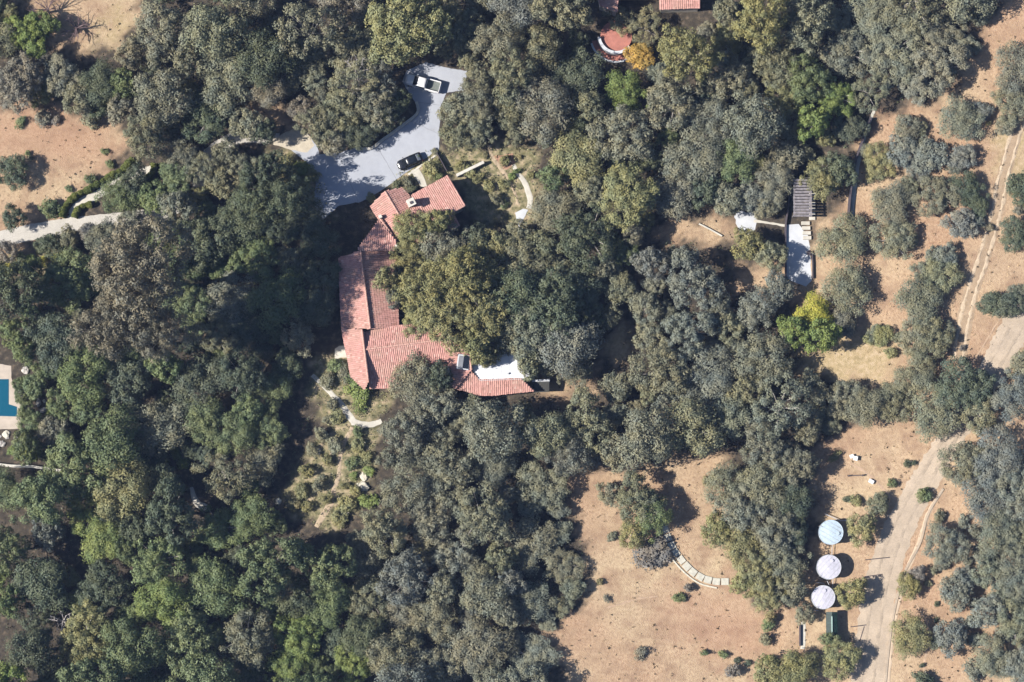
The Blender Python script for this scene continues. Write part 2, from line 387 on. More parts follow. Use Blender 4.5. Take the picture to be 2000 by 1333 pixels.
# ------------------------------------------------------------------ roads, drive, paths
DRIVE = [(526,275),(547,268),(566,258),(590,250),(606,268),(618,284),(624,302),(664,299),(693,289),(724,289),(769,257),(800,233),(815,221),(813,203),
         (800,185),(786,160),(795,138),(832,122),(870,132),(912,139),(908,176),(872,182),(860,210),(857,293),(822,315),(797,335),(764,359),(730,382),(706,394),(662,402),
         (630,430),(612,400),(618,340),(596,316),(568,293),(535,283)]
tag(sheet('driveway', DRIVE, MT['drive'], .05, 1.0, 1), 'pale blue-grey concrete driveway in front of the tiled house', kind='structure')
tag(sheet('drive_apron', [(524,277),(546,266),(566,256),(590,249),(606,267),(614,284),(600,298),(570,294),(536,284)], mat('apron_gravel', (.52, .46, .36), .9, .15, .8, .3, 25, fine=.1, fscale=5), .056, 2.0, 21), 'pale tan gravel apron at the west end of the driveway', kind='structure')
for i, (a, b2) in enumerate((((660,300),(700,395)), ((735,284),(775,352)), ((800,236),(857,262)), ((818,200),(860,206)))):
    mb = MB(); p0, p1 = Vector(P(*a, .055)), Vector(P(*b2, .055)); mb.tube([p0.lerp(p1, t / 8) + Vector((.04 * math.sin(t * 2.1), .03 * math.sin(t * 3.3), 0)) for t in range(9)], .022, 4); tag(mb.build('paving_joint', mat('joint_%d' % i, (.26, .26, .27), .9, .2, 3)), ['concrete joint across the west part of the driveway', 'concrete joint across the middle of the driveway', 'concrete joint across the narrow part of the driveway', 'concrete joint just below the white pickup'][i], kind='structure')
tag(ribbon('lane', [(545,272,22),(500,268,24),(455,272,24),(410,300,24),(392,340,24),(380,380,24),(330,412,24),(260,424,24),(190,432,24),(100,446,30),(0,468,32),(-90,492,32)], MT['lane'], .04), 'pale gravel lane running under trees to the drive', kind='structure')
tag(ribbon('garden_walk', [(136,428,8),(142,414,15),(160,395,17),(195,378,17),(230,356,15),(262,342,16),(296,334,20)], MT['concrete'], .045), 'pale walk curving between two hedges', kind='structure')
tag(ribbon('dirt_road', [(2040,560,70),(1985,640,62),(1945,710,52),(1900,790,48),(1845,875,50),(1800,950,54),(1762,1020,58),(1735,1090,62),(1718,1160,64),(1705,1240,66),(1695,1330,68),(1690,1420,70)], MT['dirt_road'], .04, n=8, amp=3), 'grey-tan dirt road running down past the water tanks', kind='structure')
for off in (-13, 11):
    tag(ribbon('wheel_rut', [(x + off, y, 9) for x, y in ((1985,640),(1945,710),(1900,790),(1845,875),(1800,950),(1762,1020),(1735,1090),(1718,1160),(1705,1240),(1695,1330),(1690,1400))], mat('rut_soil', (.40, .325, .245), .95, .2, .6, .4, 20, fine=.12, fscale=4), .055, n=4, amp=2.5, seed=off), 'worn wheel rut on the %s side of the dirt road' % ('west' if off < 0 else 'east'), kind='structure')
for off in (-9, 8):
    tag(ribbon('wheel_rut', [(x + off, y, 6) for x, y in ((2010,180),(1985,260),(1962,340),(1945,420),(1922,500),(1895,580),(1880,650),(1872,700))], mat('trail_rut', (.52, .41, .29), .95, .2, .8, .4, 20, fine=.15, fscale=4), .05, n=4, amp=2.2, seed=60 + off), 'pale wheel rut on the %s side of the hillside trail' % ('west' if off < 0 else 'east'), kind='structure')
tag(ribbon('trail', [(2010,180,26),(1985,260,26),(1962,340,28),(1945,420,30),(1922,500,28),(1895,580,30),(1880,650,34),(1872,710,30)], MT['trail'], .03), 'worn reddish trail on the dry slope', kind='structure')
tag(ribbon('sand_strip', [(1840,960,6),(1815,1000,8),(1795,1060,9),(1770,1120,9),(1752,1190,8),(1740,1260,9),(1732,1350,9)], mat('sand', (.55, .43, .31), .95, .15, 1), .05), 'pale sandy strip along the dirt road edge', kind='structure')
faint = mat('trodden_soil', (.44, .315, .215), .95, .2, 1, .4, 20, fine=.12, fscale=5)
for i, (q, lab) in enumerate((([(1185,1188,3),(1215,1179,4),(1250,1169,4),(1285,1165,3)], 'faint pale trodden line across the lower clearing'), ([(1660,905,6),(1700,930,7),(1735,965,7),(1770,985,6)], 'faint trodden track from yard to dirt road'), ([(1955,620,4),(1905,700,4),(1860,770,4)], 'faint track beside the upper dirt road'), ([(1790,1180,5),(1815,1230,6),(1805,1300,6),(1810,1370,6)], 'faint trodden track on the lower right slope'))):
    tag(ribbon('trodden_track', q, faint, .012, n=4, amp=2.2, seed=30 + i), lab, kind='structure')
tag(ribbon('foot_path', [(610,733,8),(630,752,9),(650,772,10),(668,792,12),(684,815,13),(693,828,13)], MT['concrete'], .045), 'pale stone garden path dropping from the house', kind='structure')
tag(ribbon('foot_path', [(688,824,13),(706,829,12),(728,829,11),(745,822,9)], MT['concrete'], .05), 'short pale path branch ending at the tree', kind='structure')
tag(ribbon('dirt_path', [(688,835,7),(676,858,8),(667,882,8),(663,910,7),(662,930,7),(656,945,9),(650,965,9),(645,985,13),(628,1012,11),(618,1030,9)], MT['dirt_path'], .04), 'thin dirt path winding down through the low garden', kind='structure')
tag(ribbon('garden_path', [(1003,322,8),(1010,338,9),(1022,352,10),(1031,372,11),(1036,392,11),(1032,408,9)], MT['concrete'], .045), 'pale curved path in the upper garden', kind='structure')
tag(ribbon('dirt_path', [(956,285,8),(960,305,8),(975,325,8),(990,345,6),(1003,370,5),(1012,400,5)], MT['dirt_path'], .04), 'thin dirt path beside the curved garden path', kind='structure')
tag(sheet('garden_landing', [(1006,416),(1022,408),(1032,410),(1020,432),(1014,446),(1010,434)], MT['white_concrete'], .05, .6, 3), 'small pale triangular landing below the garden path', kind='structure')
tag(sheet('soil_patch', [(962,306),(1002,300),(1006,318),(990,332),(972,326)], MT['soil_red'], .02, 1.5, 4), 'reddish bare soil in the upper garden', kind='structure')
tag(sheet('front_walk', [(802,334),(817,326),(830,352),(834,364),(822,366),(812,350)], MT['concrete'], .05, .5, 5), 'pale front walk from drive to tiled roof', kind='structure')
tag(sheet('edge_strip', [(796,340),(852,301),(853,304),(799,343)], MT['stone_wall'], .09, 0, 6), 'pale edging strip along the drive', kind='structure')
tag(sheet('house_landing', [(654,682),(662,676),(682,675),(684,698),(665,699),(654,703)], MT['concrete'], .05, .5, 7), 'pale landing on the shaded side of the house', kind='structure')
tag(sheet('pool_deck', [(-120,690),(22,715),(22,738),(30,760),(30,785),(42,790),(40,838),(-120,842)], MT['pool_deck'], .06, .4, 8), 'pale pink paving round the pool', kind='structure')
def flat_on(name, poly, m, up, amp=.6, seed=0):
    """slab on sloping ground, set at its mean ground height"""
    z = sum(G(x, y).z for x, y in poly) / len(poly) + up
    return sheet(name, poly, m, base=z, amp=amp, seed=seed, thick=.9)
tag(flat_on('terrace', [(1534,440),(1560,438),(1570,452),(1582,462),(1586,548),(1574,560),(1536,545)], MT['white_concrete'], .12), 'white concrete terrace slab among hillside trees', kind='structure')
tag(flat_on('terrace_pad', [(1434,424),(1441,411),(1458,416),(1472,413),(1478,430),(1475,449),(1461,461),(1443,449)], MT['white_concrete'], .08, 1.5, 9), 'irregular pale concrete pad west of the terrace', kind='structure')
tag(ribbon('terrace_walk', [(1472,432,7),(1490,434,5),(1510,437,4),(1536,441,5)], MT['concrete'], .05), 'narrow pale walk leading to the terrace', kind='structure')
tag(ribbon('wall_walk', [(1708,215,6),(1694,250,7),(1680,300,8),(1671,350,8),(1666,395,8),(1665,434,7)], MT['concrete'], .05), 'pale narrow walk beside the long dark wall', kind='structure')
tag(ribbon('yard_walk', [(1569,1215,9),(1569,1240,9),(1568,1268,9)], MT['concrete'], .05), 'short pale walk left of the green shed', kind='structure')
tag(ribbon('forest_path', [(374,952,7),(379,972,11),(388,986,14),(404,992,13)], MT['concrete'], .05), 'pale scrap of path between the western trees', kind='structure')

# ------------------------------------------------------------------ house
def slope_world(poly, ridge, zr, pitch):
    out = []
    r0 = P(*ridge[0], zr)[:2]; r1 = P(*ridge[1], zr)[:2]
    d = (r1 - r0) / np.linalg.norm(r1 - r0); nrm = np.array((-d[1], d[0])); side = 0
    for x, y in poly:
        z = zr
        for _ in range(5):
            p = P(x, y, z); dist = (p[:2] - r0) @ nrm; z = zr - pitch * abs(dist)
        side += dist; out.append(np.array((p[0], p[1], z)))
    down = nrm * (1 if side > 0 else -1)
    return out, np.array((*d, 0.)), np.array((*down, -pitch)) / math.sqrt(1 + pitch * pitch), np.array((r0[0], r0[1], zr))
def tiles_mesh(name, pts, a, dn, org, seed, sp=.30, ln=.42):
    """barrel tiles in courses over a convex slope"""
    rng = random.Random(seed)
    nrm = np.cross(a, dn); nrm = nrm if nrm[2] > 0 else -nrm
    uv = [((p - org) @ a, (p - org) @ dn) for p in pts]
    u0, u1 = min(q[0] for q in uv), max(q[0] for q in uv)
    V = []; F = []; seg = 4
    k = 0; u = u0 + sp * .5
    while u < u1:
        hits = []
        for i in range(len(uv)):
            (xa, va), (xb, vb) = uv[i], uv[(i + 1) % len(uv)]
            if (xa - u) * (xb - u) < 0: hits.append(va + (vb - va) * (u - xa) / (xb - xa))
        if len(hits) >= 2:
            v0, v1 = min(hits), max(hits); v = v0 + rng.uniform(-.05, .05) ; c = 0
            while v < v1:
                e = min(v + ln, v1 + rng.uniform(0, .08))
                w0 = sp * .50; off = rng.uniform(-.02, .02); tilt = rng.uniform(0, .015)
                i0 = len(V)
                for vv, rad, lift in ((v - .05, .42, .02), (e, .52, .05 + tilt)):
                    for j in range(seg + 1):
                        th = math.pi * (1 - j / seg)
                        V.append(org + a * (u + off + math.cos(th) * sp * rad) + dn * vv + nrm * (math.sin(th) * sp * .22 + lift))
                for j in range(seg): F.append((i0 + j, i0 + j + 1, i0 + seg + 2 + j, i0 + seg + 1 + j))
                v = e; c += 1
        u += sp; k += 1
    me = np_mesh(name, np.array(V), np.array(F), MT['tile'])
    return me
hroot = empty('house', Vector(P(770, 590, 0)))
tag(hroot, 'large rambling house with pinkish terracotta tiled roofs', 'house')
INV = Matrix.Translation(-Vector(hroot.location))
def to_house(o):
    o.data.transform(INV); o.parent = hroot; return o
SL = [ # name, polygon, ridge line, ridge height, pitch
 ('a_w', [(723,403),(752,374),(784,428),(790,441),(773,470),(740,431)], ((752,374),(784,428)), 4.6, .36),
 ('a_e', [(752,374),(784,367),(800,383),(797,428),(784,428)], ((752,374),(784,428)), 4.6, .36),
 ('h_n', [(801,383),(875,343),(908,402),(803,460),(787,430)], ((908,402),(803,460)), 5.0, .30),
 ('h_s', [(885,415),(898,440),(822,490),(803,460)], ((908,402),(803,460)), 5.0, .30),
 ('b', [(740,430),(773,470),(777,484),(770,490),(703,491),(699,486)], ((703,491),(777,484)), 4.95, .2),
 ('c_w', [(661,504),(704,490),(723,642),(667,642)], ((704,490),(723,642)), 5.05, .33),
 ('c_e', [(704,491),(772,489),(779,640),(723,642)], ((704,490),(723,642)), 4.8, .30),
 ('d_w', [(667,642),(707,644),(720,745),(712,762),(685,736)], ((707,645),(719,742)), 5.0, .33),
 ('e_n', [(709,650),(780,636),(870,630),(887,660),(713,683)], ((713,683),(887,660)), 4.85, .30),
 ('e_s', [(713,683),(887,660),(866,708),(856,742),(764,758),(722,760)], ((713,683),(887,660)), 4.85, .25),
 ('f_w', [(887,659),(913,674),(921,723),(889,760),(856,735),(864,708)], ((913,674),(921,723)), 4.9, .2),
 ('g1', [(919,724),(937,742),(937,773),(904,763),(889,760)], ((919,724),(957,724)), 4.6, .3),
 ('g2', [(937,742),(1017,739),(1043,764),(962,773),(937,773)], ((937,742),(1017,740)), 4.2, .3),
]
walls = MB()
for k, (nm, poly, ridge, zr, pitch) in enumerate(SL):
    pts, a, dn, org = slope_world(poly, ridge, zr, pitch)
    o = add('roof_slope', None, None) if False else None
    # deck under the tiles
    mb = MB(); cen = sum(pts) / len(pts)
    ar = sum(pts[i][0] * pts[(i+1) % len(pts)][1] - pts[(i+1) % len(pts)][0] * pts[i][1] for i in range(len(pts)))
    if ar < 0: pts = pts[::-1]
    mb.prism(pts, [p[2] - .14 for p in pts], [p[2] - .01 for p in pts])
    deck = to_house(mb.build('roof', MT['ridge']))
    t = add('roof_tiles', tiles_mesh('roof_tiles', pts, a, dn, org, k)); t.data.transform(INV); t.parent = deck; t['kind'] = 'stuff'
    ins = []
    for p in pts:
        q = p[:2] - cen[:2]; L = np.linalg.norm(q); ins.append(cen[:2] + q * (1 - .45 / L))
    mb = MB(); mb.prism(ins, -.5, [org[2] - pitch * abs((np.array((*q, 0)) - np.array((org[0], org[1], 0))) @ (np.array((dn[0], dn[1], 0)) / np.linalg.norm(dn[:2]))) - .2 for q in ins])
    to_house(mb.build('wall', MT['stucco']))
for (p, q, z) in (((752,374),(784,428),4.68), ((908,402),(803,460),5.08), ((704,490),(723,642),5.14), ((707,645),(719,742),5.08), ((713,683),(885,661),4.92), ((913,674),(921,723),4.96), ((919,724),(889,760),4.45), ((1017,740),(1043,764),3.95), ((743,428),(774,470),4.2)):
    mb = MB(); a = Vector(P(*p, z)); b2 = Vector(P(*q, z if p != (919,724) and p != (1017,740) else z - .75)); L = (b2 - a).length; kk = int(L / .42); dirn = (b2 - a) / kk
    for i in range(kk):
        s0 = a + dirn * i + Vector((0, 0, .02 * (i % 2))); mb.tube([s0 - dirn * .05, s0 + dirn], [.13, .17], 8)
    to_house(mb.build('ridge_tiles', MT['ridge'], smooth_=False))
def house_box(name, px, py, z, d, rz, m, parent=None, bevel=.02):
    p = P(px, py, z); mb = MB(); mb.box((0, 0, 0), d, 0); o = mb.build(name, m, None, bevel=bevel)
    o.data.transform(Matrix.Translation(Vector(p)) @ Matrix.Rotation(rz, 4, 'Z')); o.data.transform(INV); o.parent = parent or hroot
    return o
rA = math.atan2(.504 * 1, .864)
ch = house_box('chimney', 803, 396, 4.9, (1.15, .95, 2.2), R_(27), MT['stone_wall']); house_box('chimney_cap', 803, 396, 6.05, (1.3, 1.1, .12), R_(27), MT['stone_wall'], ch); house_box('flue', 803, 396, 6.2, (.4, .4, .22), R_(27), MT['dark_wood'], ch)
ch = house_box('chimney', 872, 722, 4.7, (.75, .85, 1.7), R_(4), MT['stone_wall']); house_box('chimney_cap', 872, 722, 5.6, (.9, 1.0, .12), R_(4), MT['stone_wall'], ch); house_box('flue', 872, 722, 5.74, (.35, .35, .2), R_(4), MT['dark_wood'], ch)
ch = house_box('vent_stack', 743, 424, 4.3, (.5, .5, .9), R_(27), MT['stone_wall']); ch = house_box('vent_stack', 775, 482, 4.7, (.45, .6, .9), R_(27), MT['stone_wall'])
skl = house_box('skylight', 905, 708, 4.75, (1.9, 2.3, .7), R_(-8), MT['white_concrete']); skl['label'] = 'white framed skylight, its sunlit side coloured as a grey pane beside dark glass'
house_box('pane', 900, 708, 5.13, (.75, 2.0, .06), R_(-8), mat('sunlit_side_grey', (.22, .23, .25), .2, .1, 2, spec=.6), skl); house_box('pane', 910.5, 708, 5.14, (.85, 2.0, .06), R_(-8), MT['glass'], skl)  # grey pane colours in the sunlit west slope of the box
# flat white roof in the angle of the wings
pts = [P(x, y, 4.15) for x, y in [(915,676),(940,672),(1032,690),(1034,738),(1018,741),(937,743.5),(925,726)]]
pts = [p[:2] for p in pts]; pts = pts[::-1]
mb = MB(); mb.prism(pts, -.5, 4.05); to_house(mb.build('wall', MT['stucco']))
mb = MB(); mb.prism(pts, 4.052, 4.15); fr = to_house(mb.build('flat_roof', MT['membrane']))
mb = MB(); n_ = len(pts)
for i in range(n_):
    a, b2 = Vector((*pts[i], 4.2)), Vector((*pts[(i + 1) % n_], 4.2)); mb.tube([a, b2], .09, 4)
o = to_house(mb.build('parapet', MT['white_concrete'])); o.parent = fr
mb = MB(); p = P(992, 730, 4.3); mb.tube([(p[0], p[1], 4.1), (p[0], p[1], 4.5)], .14, 10); o = to_house(mb.build('vent', MT['pipe'])); o.parent = fr
for i in range(5):
    a, b2 = P(945 + i * 16, 676, 4.155), P(948 + i * 16, 742, 4.155); mb = MB(); mb.tube([(a[0], a[1], 4.155), (b2[0], b2[1], 4.155)], .025, 4); o = to_house(mb.build('seam', MT['pipe'])); o.parent = fr
# windows and doors of the house
def wall_piece(name, px, py, z, d, rz, m): return house_box(name, px, py, z, d, rz, m)
for px, py, rz in ((905,768,0), (925,772,0), (950,777,2), (980,775,4), (1010,772,5)):
    w = house_box('window', px, py - 7, 1.7, (1.2, .5, 1.2), R_(rz), MT['stone_wall']); house_box('pane', px, py - 4.0, 1.7, (1.0, .3, 1.0), R_(rz), MT['glass'], w, .005)

# small lean-to at the end of the south wing
lr = empty('lean_to', Vector(P(1056, 757, 0))); tag(lr, 'small dark lean-to with pale top edge past the south roof end', 'shed')
mb = MB(); mb.box((0, 0, 1.0), (2.2, 1.5, 2.0), R_(3)); mb.build('wall', MT['stucco'], lr)
mb = MB(); mb.prism([(-1.3, -1.0), (1.3, -.9), (1.3, .8), (-1.3, .7)], [2.05, 2.05, 2.35, 2.35], [2.12, 2.12, 2.42, 2.42]); mb.build('roof', MT['shed_roof'], lr)
mb = MB(); mb.box((0, .85, 2.42), (2.7, .35, .2), R_(2)); mb.build('roof_trim', MT['white_concrete'], lr)

# neighbour house along the top edge
nr = empty('house', Vector(P(1260, -20, 0))); tag(nr, 'neighbouring house with red tiled roofs cut by the top edge', 'house')
NINV = Matrix.Translation(-Vector(nr.location))
for k, (poly, ridge, zr, pitch) in enumerate([
  ([(1158,-60),(1212,-60),(1206,24),(1172,12)], ((1212,-60),(1206,24)), 4.6, .3),
  ([(1286,-50),(1368,-50),(1368,16),(1288,19)], ((1286,-50),(1368,-50)), 5.0, .3),
  ([(1212,-60),(1286,-60),(1288,-8),(1210,-8)], ((1212,-60),(1286,-60)), 4.8, .3)]):
    pts, a, dn, org = slope_world(poly, ridge, zr, pitch)
    ar = sum(pts[i][0] * pts[(i+1) % 4][1] - pts[(i+1) % 4][0] * pts[i][1] for i in range(4))
    if ar < 0: pts = pts[::-1]
    mb = MB(); mb.prism(pts, [p[2] - .14 for p in pts], [p[2] - .01 for p in pts]); deck = mb.build('roof', MT['ridge']); deck.data.transform(NINV); deck.parent = nr
    t = add('roof_tiles', tiles_mesh('roof_tiles', pts, a, dn, org, 40 + k)); t.data.transform(NINV); t.parent = deck; t['kind'] = 'stuff'
    cen = sum(pts) / 4; mb = MB(); ins = [cen + (p - cen) * .92 for p in pts]; mb.prism(ins, -.5, [p[2] - .3 for p in ins]); o = mb.build('wall', MT['stucco']); o.data.transform(NINV); o.parent = nr
# round red terrace with white wall
tr_ = empty('round_terrace', Vector(P(1203, 74, 0))); tag(tr_, 'round raised red-paved terrace with curved white wall', 'terrace')
mb = MB(); mb.prism([(2.5 * math.cos(t * math.pi / 16), 2.5 * math.sin(t * math.pi / 16)) for t in range(32)], -.3, 1.2); mb.build('paving', MT['red_tile'], tr_)
def arc_wall(name, R0, t0, t1, w, z0, z1, m, parent, c=(0, 0)):
    mb = MB(); N = 20
    for i in range(N):
        a0, a1 = R_(t0 + (t1 - t0) * i / N), R_(t0 + (t1 - t0) * (i + 1) / N)
        mb.prism([(c[0] + R0 * math.cos(a0), c[1] + R0 * math.sin(a0)), (c[0] + (R0 + w) * math.cos(a0), c[1] + (R0 + w) * math.sin(a0)), (c[0] + (R0 + w) * math.cos(a1), c[1] + (R0 + w) * math.sin(a1)), (c[0] + R0 * math.cos(a1), c[1] + R0 * math.sin(a1))], z0, z1)
    return mb.build(name, m, parent)
arc_wall('parapet', 2.5, 185, 320, .45, -.3, 1.7, MT['white_concrete'], tr_)
sr = empty('curved_step', Vector(P(1203, 74, 0))); tag(sr, 'lower curved white kerb with red ledge below the round terrace', 'step')
arc_wall('ledge', 3.0, 190, 315, .85, -.3, .5, MT['red_tile'], sr); arc_wall('kerb', 3.85, 195, 312, .28, -.3, .6, MT['white_concrete'], sr)

# pool
mb = MB(); pp = [P(x, y, .09)[:2] for x, y in [(-60,741),(17,741),(17,790),(33,795),(33,814),(-60,811)]]
mb.prism(pp[::-1], -.1, .085); tag(mb.build('pool', MT['water']), 'rectangular blue swimming pool cut by the photo edge', 'pool')

# low walls, fences
def wall_line(name, pts, w, h, m, label, cat, up=0., cap=None):
    c = catmull(pts, 8); mb = MB(); W_ = []
    for k, q in enumerate(c):
        g = G(q[0], q[1]); W_.append(g)
    for k in range(len(W_) - 1):
        a, b2 = W_[k], W_[k + 1]; t = (b2 - a); t.z = 0; t.normalize(); nn = Vector((-t.y, t.x, 0)) * w / 2
        mb.prism([(a - nn)[:2], (b2 - nn)[:2], (b2 + nn)[:2], (a + nn)[:2]], [a.z - .3, b2.z - .3, b2.z - .3, a.z - .3], [a.z + h, b2.z + h, b2.z + h, a.z + h])
    o = mb.build(name, m); tag(o, label, cat); return o
wall_line('garden_wall', [(892,345),(945,319)], .45, 1.1, MT['stone_wall'], 'straight white-topped garden wall off the upper roof corner', 'wall')
wall_line('fence', [(853,300),(873,336)], .10, 1.0, MT['dark_wood'], 'thin dark fence between drive and upper garden', 'fence')
wall_line('low_wall', [(693,290),(724,291),(745,276),(769,259),(786,246),(800,236),(814,224),(817,212),(813,200)], .42, .42, MT['stone_wall'], 'low pale wall along the upper curve of the driveway', 'wall')
wall_line('retaining_wall', [(1700,232),(1686,270),(1672,310),(1664,350),(1658,395),(1656,436)], .3, 1.0, MT['dark_wood'], 'long dark retaining wall running down through the hillside trees', 'wall')
wall_line('terrace_wall', [(1547,340),(1540,400),(1534,440),(1534,492),(1534,545)], .25, .7, MT['dark_wood'], 'dark edging wall on the west side of the white terrace', 'wall')
wall_line('terrace_kerb', [(1586,495),(1587,520),(1587,545)], .15, .5, MT['dark_wood'], 'short dark kerb on the east side of the white terrace', 'kerb')
wall_line('yard_wall', [(1562,1221),(1562,1262)], .2, .5, MT['dark_wood'], 'short straight dark wall left of the pale yard walk', 'wall')
wall_line('garden_edge', [(1365,438),(1385,448),(1410,462)], .2, .35, MT['stone_wall'], 'thin pale curved edging on bare soil west of terrace', 'edging')
wall_line('garden_wall', [(-40,903),(25,911),(60,912),(120,920)], .4, .8, MT['stone_wall'], 'pale wall below the pool, shaded on its far side', 'wall')
wall_line('road_berm', [(1842,955),(1812,1005),(1797,1060),(1766,1120),(1747,1190),(1736,1260),(1728,1345)], .35, .16, MT['dirt_road'], 'low soil berm along the east edge of the dirt road', 'berm')

# pool of paver stones
pv = empty('paver_path', G(1345, 1100)); tag(pv, 'curved path of pale square pavers on the dry slope', kind='structure')
cl = catmull([(1297,1026,0),(1303,1046,0),(1313,1068,0),(1330,1093,0),(1350,1115,0),(1372,1129,0),(1398,1136,0),(1424,1136,0)], 1.0)
acc = [0]
for i in range(1, len(cl)): acc.append(acc[-1] + float(np.linalg.norm((cl[i] - cl[i-1])[:2])))
tot = acc[-1]; nP = 11
def at_len(s):
    for i in range(1, len(cl)):
        if acc[i] >= s: return cl[i][:2], (cl[i] - cl[i-1])[:2]
    return cl[-1][:2], (cl[-1] - cl[-2])[:2]
rngp = random.Random(3)
for i in range(nP):
    c, t = at_len(tot * (i + .5) / nP); t = t / np.linalg.norm(t); g = G(*c)
    mb = MB(); mb.box((0, 0, .04), (tot / nP * M * .86, 1.05 + rngp.uniform(-.08, .08), .22), 0)
    o = mb.build('paver', mat('paver_stone_%d' % (i % 3), (.52, .50, .42), .85, .22, 2, .15, 20) if i < 3 else bpy.data.materials['paver_stone_%d' % (i % 3)], pv, bevel=.02)
    o.location = g - pv.location; o.rotation_euler = (0, 0, math.atan2(-t[1], t[0]) + rngp.uniform(-.04, .04))
wall_line('path_kerb', [(1286,1030),(1296,1062),(1313,1092),(1338,1120),(1366,1140),(1400,1149)], .22, .16, MT['boulder'], 'thin pale stone kerb below the curved paver path', 'kerb')

# ------------------------------------------------------------------ vehicles
def loft(name, secs, m, parent, n=16, pw=3.2, smooth_=True):
    """secs: (x, half width, z0, z1) superellipse sections"""
    V = []; F = []
    for x, hw, z0, z1 in secs:
        for j in range(n):
            t = 2 * math.pi * (j + .5) / n; c, s = math.cos(t), math.sin(t)
            V.append((x, hw * math.copysign(abs(c) ** (2 / pw), c), (z0 + z1) / 2 + (z1 - z0) / 2 * math.copysign(abs(s) ** (2 / pw), s)))
    for k in range(len(secs) - 1):
        for j in range(n): F.append((k * n + j, k * n + (j + 1) % n, (k + 1) * n + (j + 1) % n, (k + 1) * n + j))
    mb = MB(); mb.v = V; mb.f = F + [tuple(range(n)), tuple(range((len(secs) - 1) * n, len(secs) * n))]
    return mb.build(name, m, parent, smooth_=smooth_)
def wheels(root, xsx, hw, r):
    for x in xsx:
        for s in (-1, 1):
            mb = MB(); mb.tube([(x, s * (hw - .2), r), (x, s * hw, r)], r, 16); w = mb.build('wheel', MT['rubber'], root)
            mb = MB(); mb.tube([(x, s * (hw - .04), r), (x, s * (hw + .012), r)], r * .62, 12); mb.build('rim', MT['rim'], w)
def quad(name, pts, m, parent, th=.012):
    a, b2, c = (Vector(p) for p in pts[:3]); nn = (b2 - a).cross(c - a).normalized()
    mb = MB(); mb.v = [tuple(Vector(p) + nn * th) for p in pts] + [tuple(Vector(p) - nn * th) for p in pts]
    k = len(pts); mb.f = [tuple(range(k)), tuple(range(2 * k - 1, k - 1, -1))] + [(i, (i + 1) % k, k + (i + 1) % k, k + i) for i in range(k)]
    return mb.build(name, m, parent)
# black car, nose to the lower left
g = G(800.5, 317, .05); car = empty('parked_car', g, math.atan2(-.41, -.91)); tag(car, 'small black car parked along the edge of the driveway', 'car')
loft('body', [(-2.02,.62,.45,.78),(-1.98,.76,.32,.88),(-1.6,.83,.24,.95),(-.6,.86,.22,.93),(.6,.86,.22,.92),(1.25,.84,.24,.88),(1.75,.78,.26,.80),(2.0,.66,.32,.70),(2.06,.5,.42,.60)], MT['black_paint'], car)
loft('cabin', [(-1.72,.66,.80,.92),(-1.25,.66,.80,1.30),(-.75,.64,.80,1.42),(.05,.63,.80,1.44),(.45,.64,.80,1.38),(1.15,.70,.78,.90)], MT['black_paint'], car, pw=4)
quad('windshield', [(1.12,-.58,.94),(1.12,.58,.94),(.50,.52,1.38),(.50,-.52,1.38)], MT['glass'], car)
quad('rear_window', [(-1.68,-.54,.95),(-1.68,.54,.95),(-1.22,.50,1.32),(-1.22,-.50,1.32)], MT['lamp_and_glint'], car)  # pale pane colour stands in for the bright reflection on the glass
for s in (-1, 1):
    quad('side_window', [(-1.2, s*.675, .96), (.85, s*.70, .96), (.35, s*.655, 1.33), (-.95, s*.655, 1.33)], MT['glass'], car)
    mb = MB(); mb.box((1.93, s*.55, .62), (.16, .26, .14)); mb.build('headlight', MT['lamp_and_glint'], car, bevel=.02)
    mb = MB(); mb.box((-1.97, s*.6, .72), (.1, .24, .14)); mb.build('taillight', MT['lamp_red'], car, bevel=.02)
    mb = MB(); mb.box((.75, s*.93, .98), (.12, .18, .12)); mb.build('mirror', MT['black_paint'], car, bevel=.02)
mb = MB(); mb.box((-.35, 0, 1.452), (.75, .8, .02)); mb.build('sunroof', MT['glass'], car)
wheels(car, (-1.25, 1.3), .84, .31)
# white pickup, nose to the left
g = G(826, 165, .05); pk = empty('pickup_truck', g, math.atan2(.26, -.966)); tag(pk, 'white pickup truck with open grey bed at the drive top', 'pickup truck')
loft('body', [(.35,.90,.42,1.12),(.9,.92,.40,1.14),(1.5,.92,.40,1.10),(2.2,.90,.42,1.06),(2.62,.82,.45,.98),(2.78,.66,.5,.85)], MT['white_paint'], pk)
loft('cab', [(-.55,.84,.5,1.62),(-.5,.84,.5,1.74),(-.2,.80,.5,1.80),(.5,.80,.5,1.80),(.75,.81,.5,1.72),(1.5,.86,.5,1.14)], MT['white_paint'], pk, pw=5)
mb = MB()
mb.box((-1.65, .85, .85), (2.2, .14, .72)); mb.box((-1.65, -.85, .85), (2.2, .14, .72)); mb.box((-.6, 0, .85), (.1, 1.7, .72)); mb.box((-1.65, 0, .52), (2.2, 1.75, .1))
bed = mb.build('bed', MT['white_paint'], pk, bevel=.02)
mb = MB(); mb.box((-1.65, 0, .60), (2.05, 1.55, .05)); mb.build('bed_liner', MT['bed_liner'], bed)
mb = MB(); mb.box((-2.78, 0, .85), (.08, 1.7, .70)); mb.build('tailgate', MT['white_paint'], pk, bevel=.02)
mb = MB(); mb.box((-2.92, 0, .5), (.22, 1.75, .2)); mb.build('bumper', MT['chrome'], pk, bevel=.04)
mb = MB(); mb.box((2.80, 0, .52), (.14, 1.6, .22)); mb.build('bumper', MT['chrome'], pk, bevel=.04)
quad('windshield', [(1.46,-.74,1.20),(1.46,.74,1.20),(.80,.68,1.74),(.80,-.68,1.74)], MT['glass'], pk)
